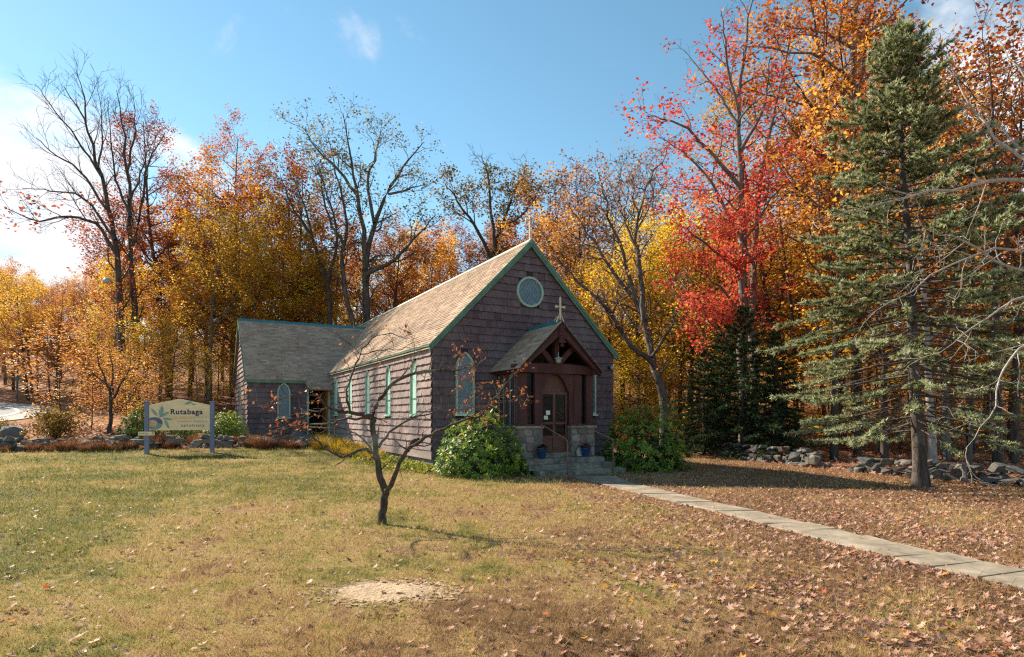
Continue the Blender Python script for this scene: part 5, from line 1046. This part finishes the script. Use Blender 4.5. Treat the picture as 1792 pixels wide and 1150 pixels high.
# ---- conifers
def conifer(seed, H, r0, z0, spread, nbr, tuft, needle, bare=.0, droop=.1, tipup=.12, gap=.0, per=26, blunt=.35, rag=.2, thin=0, lean=0):
    t = Tree(seed); r = t.r; zz_ = np.linspace(-.25, H, 15); tr = np.stack([lean * (zz_ / H) + .02 * np.sin(zz_ * 1.3), .03 * np.sin(zz_), zz_], 1); t.limb(tr, r0, .012); t.b[0][1][0] *= 1.5; t.b[0][1][1] *= 1.04
    Cn = []; Dn = []; Vv = []
    az = 0
    for i in range(nbr):
        q = i / nbr; z = z0 + (H - z0) * (1 - (1 - q) ** 1.12); az += 2.4 + r.normal(0, .3); rel = (H - z) / (H - z0)
        L = spread * (rel ** .78 * (1 - blunt * max(0, rel - .75) / .25) + .05) * r.uniform(1 - rag, 1.12); 
        if L < .12: L = .12
        j = min(int((z + .25) / (H + .25) * 14), 13); f = (z + .25) / (H + .25) * 14 - j; p = tr[j] * (1 - f) + tr[min(14, j + 1)] * f
        el = R(55) * (1 - rel) ** 2.2 - droop * rel + r.normal(0, .06)
        d = np.array([math.cos(az) * math.cos(el), math.sin(az) * math.cos(el), math.sin(el)]); n = 7
        pts = [p]; 
        for s_ in range(n):
            d = d + np.array([0, 0, -.05 * droop * 4 + tipup * (s_ / n) ** 2]) + r.standard_normal(3) * .035; d /= np.linalg.norm(d); pts.append(pts[-1] + d * L / n)
        pts = np.array(pts); t.b.append((pts, np.linspace(.008 + .007 * L, .003, n + 1), 1))
        # side shoots, flat sprays
        ns = max(3, int(L * 6.5)); bstart = bare * rel
        for k_ in range(ns):
            u_ = .12 + .88 * (k_ + r.uniform(0, 1)) / ns; jj = min(int(u_ * n), n - 1); pp = pts[jj] + (pts[jj + 1] - pts[jj]) * (u_ * n - jj); dd = pts[jj + 1] - pts[jj]; dd /= np.linalg.norm(dd)
            sd = np.cross(dd, (0, 0, 1)); sd /= np.linalg.norm(sd) + 1e-9; sg = 1 if k_ % 2 else -1; l2 = (.22 + .30 * L * (1 - u_) * .8) * r.uniform(.6, 1.1)
            d2 = dd * .75 + sd * sg * .75 + np.array([0, 0, r.normal(-.06, .1)]); q2 = t.walk(pp, d2, l2, 3, .08, .03); t.b.append((q2, np.linspace(.006, .003, 4), 2))
            if u_ < bstart + r.normal(0, .08) or r.uniform() < thin * rel: continue
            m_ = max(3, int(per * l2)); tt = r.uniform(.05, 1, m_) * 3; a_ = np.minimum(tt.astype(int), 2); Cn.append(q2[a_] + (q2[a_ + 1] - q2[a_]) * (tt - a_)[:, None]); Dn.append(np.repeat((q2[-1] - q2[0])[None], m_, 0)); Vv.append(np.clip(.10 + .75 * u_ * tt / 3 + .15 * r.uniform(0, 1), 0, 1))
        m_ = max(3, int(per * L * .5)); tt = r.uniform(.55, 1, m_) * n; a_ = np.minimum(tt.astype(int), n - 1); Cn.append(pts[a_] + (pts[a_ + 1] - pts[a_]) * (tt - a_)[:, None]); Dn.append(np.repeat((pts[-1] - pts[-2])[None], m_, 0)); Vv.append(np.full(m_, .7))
    C = np.concatenate(Cn); D = np.concatenate(Dn); V_ = np.concatenate(Vv); n = len(C); Dd = D / (np.linalg.norm(D, axis=1, keepdims=True) + 1e-9)
    # each tuft: four needles fanning forwards
    Vs = []; vv = []
    for q in range(tuft):
        a = Dd * .8 + r.standard_normal((n, 3)) * .55 + np.array([0, 0, .12]); a /= np.linalg.norm(a, axis=1, keepdims=True); sd = np.cross(a, r.standard_normal((n, 3))); sd /= np.linalg.norm(sd, axis=1, keepdims=True) + 1e-9
        l = needle * r.uniform(.7, 1.25, (n, 1)); Vs.append(np.stack([C - sd * needle * .17, C + sd * needle * .17, C + a * l], 1)); vv.append(np.clip(V_ + r.normal(0, .12, n), 0, 1))
    Vs = np.concatenate(Vs).reshape(-1, 3); vv = np.concatenate(vv)
    return t, Vs, vv
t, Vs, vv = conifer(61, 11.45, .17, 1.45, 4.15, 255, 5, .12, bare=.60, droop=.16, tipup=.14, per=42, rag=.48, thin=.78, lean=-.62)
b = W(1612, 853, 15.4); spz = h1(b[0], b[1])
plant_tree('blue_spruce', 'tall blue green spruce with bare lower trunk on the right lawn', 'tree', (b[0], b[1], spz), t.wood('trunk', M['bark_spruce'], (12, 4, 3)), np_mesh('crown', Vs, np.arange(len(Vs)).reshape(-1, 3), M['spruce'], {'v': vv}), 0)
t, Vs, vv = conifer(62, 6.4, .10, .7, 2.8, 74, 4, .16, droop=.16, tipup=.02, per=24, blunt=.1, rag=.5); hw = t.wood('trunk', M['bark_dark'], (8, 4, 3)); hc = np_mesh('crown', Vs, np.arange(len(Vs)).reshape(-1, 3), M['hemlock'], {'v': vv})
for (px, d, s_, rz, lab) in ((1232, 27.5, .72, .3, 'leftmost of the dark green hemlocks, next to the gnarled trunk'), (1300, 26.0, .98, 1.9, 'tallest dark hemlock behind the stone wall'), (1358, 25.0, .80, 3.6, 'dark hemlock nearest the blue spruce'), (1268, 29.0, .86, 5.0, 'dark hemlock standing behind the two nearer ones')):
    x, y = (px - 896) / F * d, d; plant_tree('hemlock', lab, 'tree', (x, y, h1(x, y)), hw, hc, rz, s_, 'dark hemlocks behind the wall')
# ---- slim dark trees at the edge of the wood
for i, (px, d, s_, bk, c_) in enumerate(((255, 37, 9, 'bark_dark', 'gold'), (278, 36, 10, 'bark_dark', 'orange'), (300, 39, 12, 'bark_dark', 'gold'), (362, 38, 9, 'bark_dark', 'gold'), (403, 39, 12, 'bark_dark', 'orange'), (1190, 35, 11, 'bark_dark', 'yellow'), (1208, 34, 12, 'bark_dark', 'gold'), (1250, 34.5, 12, 'bark_grey', 'gold'), (1275, 36, 13, 'bark_grey', 'yellow'), (1395, 30.5, 13, 'bark_dark', 'orange'), (1460, 24, 14, 'bark_dark', 'orange'), (1500, 25.5, 14, 'bark_dark', 'rust'), (1548, 24, 12, 'bark_dark', 'orange'), (1632, 21.5, 12, 'bark_pale', 'orange'), (1658, 23, 13, 'bark_grey', 'orange'), (1748, 20.8, 14, 'bark_dark', 'rust'), (1775, 22, 14, 'bark_dark', 'rust'), (1700, 27, 13, 'bark_dark', 'orange'))):
    forest('sparse', c_, (px - 896) / F * d, d, s_, bk)

# ------------------------------------------------------------------ shrubs and low plants
def rhodo(seed, rx, ry, rz_, tips, leaf):
    r = np.random.default_rng(seed); V = []; A = []; C0 = []
    for i in range(tips):
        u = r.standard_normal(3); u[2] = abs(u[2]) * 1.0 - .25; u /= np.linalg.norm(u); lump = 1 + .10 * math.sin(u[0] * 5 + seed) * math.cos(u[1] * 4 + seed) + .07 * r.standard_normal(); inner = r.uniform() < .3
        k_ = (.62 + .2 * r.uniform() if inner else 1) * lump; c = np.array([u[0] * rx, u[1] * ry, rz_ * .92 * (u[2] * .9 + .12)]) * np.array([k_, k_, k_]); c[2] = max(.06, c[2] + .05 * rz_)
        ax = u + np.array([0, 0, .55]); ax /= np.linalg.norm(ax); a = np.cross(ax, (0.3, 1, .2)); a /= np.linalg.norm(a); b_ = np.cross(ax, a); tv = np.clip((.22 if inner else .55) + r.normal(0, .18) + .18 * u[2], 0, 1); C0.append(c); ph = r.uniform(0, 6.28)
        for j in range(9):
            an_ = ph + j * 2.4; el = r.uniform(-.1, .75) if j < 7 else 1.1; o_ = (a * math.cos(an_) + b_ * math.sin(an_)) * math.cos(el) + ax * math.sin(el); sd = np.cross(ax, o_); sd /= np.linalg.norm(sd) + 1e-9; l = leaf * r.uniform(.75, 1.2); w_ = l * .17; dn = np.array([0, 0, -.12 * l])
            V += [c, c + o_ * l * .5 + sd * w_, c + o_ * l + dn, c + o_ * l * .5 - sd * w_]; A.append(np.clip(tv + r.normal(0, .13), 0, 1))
    me = np_mesh('foliage', V, np.arange(len(V)).reshape(-1, 4), M['rhodo'], {'v': A})
    t = Tree(seed)
    for i in range(26):
        c = C0[r.integers(0, len(C0))] * .9; p0 = np.array([r.normal(0, .12), r.normal(0, .12), -.1]); t.limb(catmull([p0, c * .5 + np.array([0, 0, .1]), c], 6), .022, .006)
    return t.wood('stem', M['bark_dark'], (5,)), me
def shrub(name, label, px, d, stem, fol, rz=0, sc=1, group=None, mat=None):
    x = (px - 896) / F * d; e = tag(empty(name, (x, d, h1(x, d)), rz), label, 'shrub', group); e.scale = (sc,) * 3
    if stem: link('stem', stem, e)
    o = link('foliage', fol, e)
    if mat: o.material_slots[0].link = 'OBJECT'; o.material_slots[0].material = M[mat]
    return e
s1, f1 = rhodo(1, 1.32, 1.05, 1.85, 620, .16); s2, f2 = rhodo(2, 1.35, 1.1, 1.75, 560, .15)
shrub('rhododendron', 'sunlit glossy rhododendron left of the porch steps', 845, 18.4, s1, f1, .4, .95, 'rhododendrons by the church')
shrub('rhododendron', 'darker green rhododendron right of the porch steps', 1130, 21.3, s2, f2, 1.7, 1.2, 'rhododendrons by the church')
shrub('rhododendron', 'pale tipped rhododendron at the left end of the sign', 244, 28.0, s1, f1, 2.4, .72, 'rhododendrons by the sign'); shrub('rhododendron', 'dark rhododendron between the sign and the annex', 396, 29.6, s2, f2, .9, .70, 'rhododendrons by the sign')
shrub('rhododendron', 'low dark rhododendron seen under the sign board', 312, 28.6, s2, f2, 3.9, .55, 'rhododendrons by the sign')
def fan(seed, n, rad, h, w_, mat, arch=.6, twig=False, nm='foliage'):
    """arching blades or twigs rising from a clump"""
    r = np.random.default_rng(seed); a = r.uniform(0, 6.28, n); rr = rad * .55 * np.sqrt(r.uniform(0, 1, n)); p0 = np.stack([rr * np.cos(a), rr * np.sin(a), np.zeros(n) - .03], 1); a2 = a + r.normal(0, .6, n); L = h * r.uniform(.55, 1.15, n); out_ = np.stack([np.cos(a2), np.sin(a2), np.zeros(n)], 1); k_ = r.uniform(.25, 1, n) * arch
    seg = []; sd = np.stack([-np.sin(a2), np.cos(a2), np.zeros(n)], 1)
    for i in range(5):
        u_ = i / 4; c = p0 + out_ * (L * k_ * u_ ** 1.3)[:, None] + np.array([0, 0, 1]) * (L * (u_ - .55 * k_ * u_ ** 2.6))[:, None]; wd = w_ * (1 - u_ * .92); seg += [c - sd * wd, c + sd * wd]
    S = np.stack(seg, 1); b = (np.arange(n) * 10)[:, None]; Fc = np.concatenate([np.stack([b[:, 0] + 2 * i, b[:, 0] + 2 * i + 1, b[:, 0] + 2 * i + 3, b[:, 0] + 2 * i + 2], 1) for i in range(4)]); v = np.tile(np.clip(r.normal(.55, .25, n), 0, 1), 4)
    return np_mesh(nm, S.reshape(-1, 3), Fc, M[mat], {'v': v})
def bush(seed, rx, rz_, n, leaf, mat):
    r = np.random.default_rng(seed); t = Tree(seed)
    for i in range(46):
        a = r.uniform(0, 6.28); el = R(r.uniform(25, 88)); d = np.array([math.cos(a) * math.cos(el), math.sin(a) * math.cos(el), math.sin(el)]); L = r.uniform(.6, 1.0) / math.sqrt((math.cos(el) / rx) ** 2 + (math.sin(el) / rz_) ** 2); t.limb(t.walk((r.normal(0, .1), r.normal(0, .1), -.05), d, L, 5, .1, .0), .012, .004)
    t.sprout(0, 3.0, .3, (.25, .6), (20, 55), 4, .15, .03, .5, .003)
    C, D, H_ = t.sites(0, 12, .10, .3); sel = r.permutation(len(C))[:n]
    return t.wood('stem', M['bark_dark'], (4, 3)), leaves('foliage', C[sel], D[sel], H_[sel], leaf, M[mat], r, .2)
bs, bf = bush(5, 1.75, 1.75, 5200, .12, 'bushbrown')
shrub('brown_bush', 'large rounded golden brown bush at left by the road', 100, 27.8, bs, bf, 0, 1.0); shrub('brown_bush', 'smaller brown bush at the far left edge behind the wall', -5, 27.5, bs, bf, 2, .6)
ff = [fan(20 + i, 520, .75, .72, .010, 'fern', .95) for i in range(3)]
pos = [(12, 25.0), (60, 25.2), (120, 25.4), (150, 25.0), (180, 25.3), (205, 25.2), (228, 25.6), (288, 26.9), (300, 25.9), (345, 27.2), (425, 27.4), (440, 26.8), (462, 26.5), (486, 26.9), (505, 26.7), (522, 27.0), (410, 27.9), (275, 26.4), (92, 25.1), (452, 27.6)]
for i, (px, d) in enumerate(pos):
    shrub('fern_clump', 'dry russet fern clump on the stone wall ' + ('at far left' if px < 100 else 'left of the sign' if px < 250 else 'behind the sign board' if px < 380 else 'in front of the annex'), px, d, None, ff[i % 3], i * 1.3, .5 + .45 * ((i * 7) % 5) / 4, 'dry ferns along the wall')
lf = [fan(30 + i, 300, .5, .75, .011, 'lily', .9) for i in range(2)]
for i, (lx, ly) in enumerate(((-4.5, 4.2), (-4.6, 5.5), (-4.5, 6.9), (-4.7, 8.2), (-4.6, 9.5), (-5.1, 7.4), (-5.2, 5.2), (-5.2, 10.2), (-5.6, 8.8), (-4.9, 11.2), (-4.8, 3.1))):
    p = local(lx, ly); e = tag(empty('lily_clump', (p[0], p[1], h1(p[0], p[1])), i * 1.7), 'yellow orange daylily clump along the nave side wall', 'plant', 'daylilies by the nave wall'); e.scale = (.85 + .1 * (i % 3),) * 3; link('foliage', lf[i % 2], e)
r = np.random.default_rng(91); n = 5200; lx = r.uniform(-5.3, -3.75, n); ly = r.uniform(-.9, 13, n); extra = r.uniform(0, 1, n) < .3; lx = np.where(extra, r.uniform(-4.6, -1.4, n), lx); ly = np.where(extra, r.uniform(-1.5, -.05, n), ly)
gx = CHX + cu[0] * lx + cv[0] * ly; gy = CHY + cu[1] * lx + cv[1] * ly; C = np.stack([gx, gy, hf(gx, gy) + r.uniform(.02, .28, n) * np.clip((-lx - 3.2) / 1.0, .35, 1)], 1)
tag(link('ground_cover', leaves('ground_cover', C, r.standard_normal((n, 3)), r.uniform(0, 1, n), .10, M['cover'], r, .5)), 'yellow green ground cover leaves along the foot of the church wall', 'ground cover', kind='stuff')

# ------------------------------------------------------------------ grass
def clear(x, y):
    lx, ly = church_local(x, y); inch = ((lx > -3.75) & (lx < 3.75) & (ly > 0) & (ly < 24)) | ((lx > -1.6) & (lx < 2.0) & (ly > -3.1) & (ly < .1)) | ((lx > -8) & (lx < -3.7) & (ly > 14.6))
    return ~inch & ~on_path(x, y)
r = np.random.default_rng(3); n = 460000
d = np.exp(r.uniform(math.log(3.6), math.log(34), n)); th = r.uniform(-.83, .83, n); gx = d * np.sin(th); gy = d * np.cos(th)
sa = np.hypot((gx - SAND[0]) / SAND[2], (gy - SAND[1]) / SAND[3]); ok = clear(gx, gy) & (lawn_mask(gx, gy) > r.uniform(.0, .6, n)) & (sa * (1 + .18 * np.sin(gx * 9 + 2) * np.sin(gy * 13)) > r.uniform(.45, 1.05, n) ** .6); gx, gy, d = gx[ok], gy[ok], d[ok]; n = len(gx)
gz = hf(gx, gy); a = r.uniform(0, 6.28, n); clump = .5 + .28 * np.sin(gx * 2.1 + 1.3 * np.sin(gy * 1.7)) * np.sin(gy * 2.6 + np.sin(gx * 1.1)) + .42 * np.sin(gx * 11 + 2.1 * np.sin(gy * 7.7)) * np.sin(gy * 12.6 + 1.5 * np.sin(gx * 6.1)); clump = np.clip(clump, 0, 1)
h = (.014 + .045 * r.uniform(0, 1, n) ** 2.2 + .045 * clump ** 1.5) * np.clip(.8 + d * .03, .9, 1.5) * np.where(r.uniform(0, 1, n) > .965, r.uniform(1.6, 2.6, n), 1); wd = np.maximum(.0028, .00045 * d) * r.uniform(.7, 1.4, n); ln = h * r.uniform(.2, 1.3, n); la = r.uniform(0, 6.28, n)
B = np.stack([gx, gy, gz - .004], 1); sdv = np.stack([np.cos(a), np.sin(a), np.zeros(n)], 1) * wd[:, None]; tip = B + np.stack([np.cos(la) * ln, np.sin(la) * ln, h], 1)
V = np.stack([B - sdv, B + sdv, tip], 1).reshape(-1, 3)
tag(link('grass', np_mesh('grass', V, np.arange(3 * n).reshape(n, 3), M['grass'], {'v': np.clip(r.normal(.22, .25, n), 0, 1)})), 'short dry autumn lawn grass', 'grass', kind='stuff')
# ------------------------------------------------------------------ fallen leaves
LOBES = np.array([(0, -.5), (.16, -.32), (.46, -.36), (.36, -.08), (.52, .16), (.22, .14), (0, .52), (-.22, .14), (-.52, .16), (-.36, -.08), (-.46, -.36), (-.16, -.32)])
def litter(name, label, gx, gy, size, r, dz=.02):
    n = len(gx); gz = hf(gx, gy); K = len(LOBES); a = r.uniform(0, 6.28, n); s_ = size * r.uniform(.5, 1.5, n); asp = r.uniform(.7, 1.0, n)
    ax = np.stack([np.cos(a), np.sin(a), r.normal(0, .35, n)], 1); ay = np.stack([-np.sin(a), np.cos(a), r.normal(0, .35, n)], 1); curl = r.uniform(.0, .9, n)
    L = LOBES[None] * s_[:, None, None]; L = L * np.stack([asp, np.ones(n)], 1)[:, None, :]
    P = np.stack([gx, gy, gz + dz + s_ * .12], 1)[:, None, :] + L[..., 0:1] * ax[:, None, :] + L[..., 1:2] * ay[:, None, :]; P[..., 2] += curl[:, None] * (L[..., 0] ** 2 + .5 * L[..., 1] ** 2) / (s_[:, None] * .5)
    tri = np.array([(0, 1, 11), (1, 2, 3), (1, 3, 5), (3, 4, 5), (5, 6, 7), (7, 8, 9), (7, 9, 11), (9, 10, 11), (1, 5, 7), (1, 7, 11)])
    Fc = (np.arange(n)[:, None, None] * K + tri[None]).reshape(-1, 3); v = np.repeat(np.clip(r.beta(2.6, 2.0, n) * .95 + (r.uniform(0, 1, n) > .93) * .3, 0, 1), len(tri))
    return tag(link(name, np_mesh(name, P.reshape(-1, 3), Fc, M['fallen'], {'v': v})), label, 'leaves', kind='stuff')
r = np.random.default_rng(14); n = 210000
d = 3.7 * (26 / 3.7) ** (r.uniform(0, 1, n) ** .85); th = r.uniform(-.83, .83, n); gx = d * np.sin(th); gy = d * np.cos(th)
den = .03 + .62 * np.clip((gx + .5) / 6.5, 0, 1) ** 1.4; den = den + .5 * np.clip((gx - right_x(gy) + 3.5) / 3.0, 0, 1); pat = .45 + 1.1 * (.5 + .5 * np.sin(gx * 1.3 + np.sin(gy * .9) * 1.7) * np.sin(gy * 1.1 + gx * .4)); lx, ly = church_local(gx, gy); den += .25 * ((lx > -3.5) & (lx < 4) & (ly > -4.0) & (ly < -2.4))
pd_ = path_dist(gx, gy); den = den + .55 * np.exp(-np.clip(pd_, 0, 9) / .22) * (gx > 1.5)
keep = (r.uniform(0, 1, n) < den * pat * np.clip(d / 9, .45, 1.4) * .85) & ((clear(gx, gy)) | (on_path(gx, gy) & (r.uniform(0, 1, n) < .08))) & (gy < 26)
litter('fallen_leaves', 'tan and pink fallen leaves scattered over the lawn', gx[keep], gy[keep], .056, r, .012)
n = 9000; gx = r.uniform(4, 26, n); gy = r.uniform(10, 42, n); keep = (gx > right_x(gy) - .6) & clear(gx, gy); litter('leaf_litter', 'russet leaf litter on the floor of the right wood', gx[keep], gy[keep], .16, r)
n = 4000; gx = r.uniform(-30, -7, n); gy = r.uniform(23.5, 33, n); keep = (gy > left_wall_y(gx) - .6) & clear(gx, gy); litter('leaf_litter', 'pinkish fallen leaves around the stone wall at left', gx[keep], gy[keep], .14, r)

# ------------------------------------------------------------------ look-alikes are told apart by their order in the picture
bpy.context.view_layer.update()
ORD = ['leftmost', 'second from left', 'third from left', 'fourth from left', 'fifth from left', 'sixth from left', 'seventh from left', 'eighth from left', 'ninth from left', 'tenth from left', 'eleventh from left', 'twelfth from left', 'thirteenth from left', 'fourteenth from left']
same = {}
for o in SC.objects:
    if o.parent is None and 'label' in o and 'kind' not in o: same.setdefault(o['label'], []).append(o)
for lab, lst in same.items():
    if len(lst) > 1:
        lst.sort(key=lambda o: o.location.x / max(1, o.location.y))
        for i, o in enumerate(lst): o['label'] = lab.replace(' in the wood', '') + ', ' + ('rightmost' if i == len(lst) - 1 else ORD[min(i, 13)])
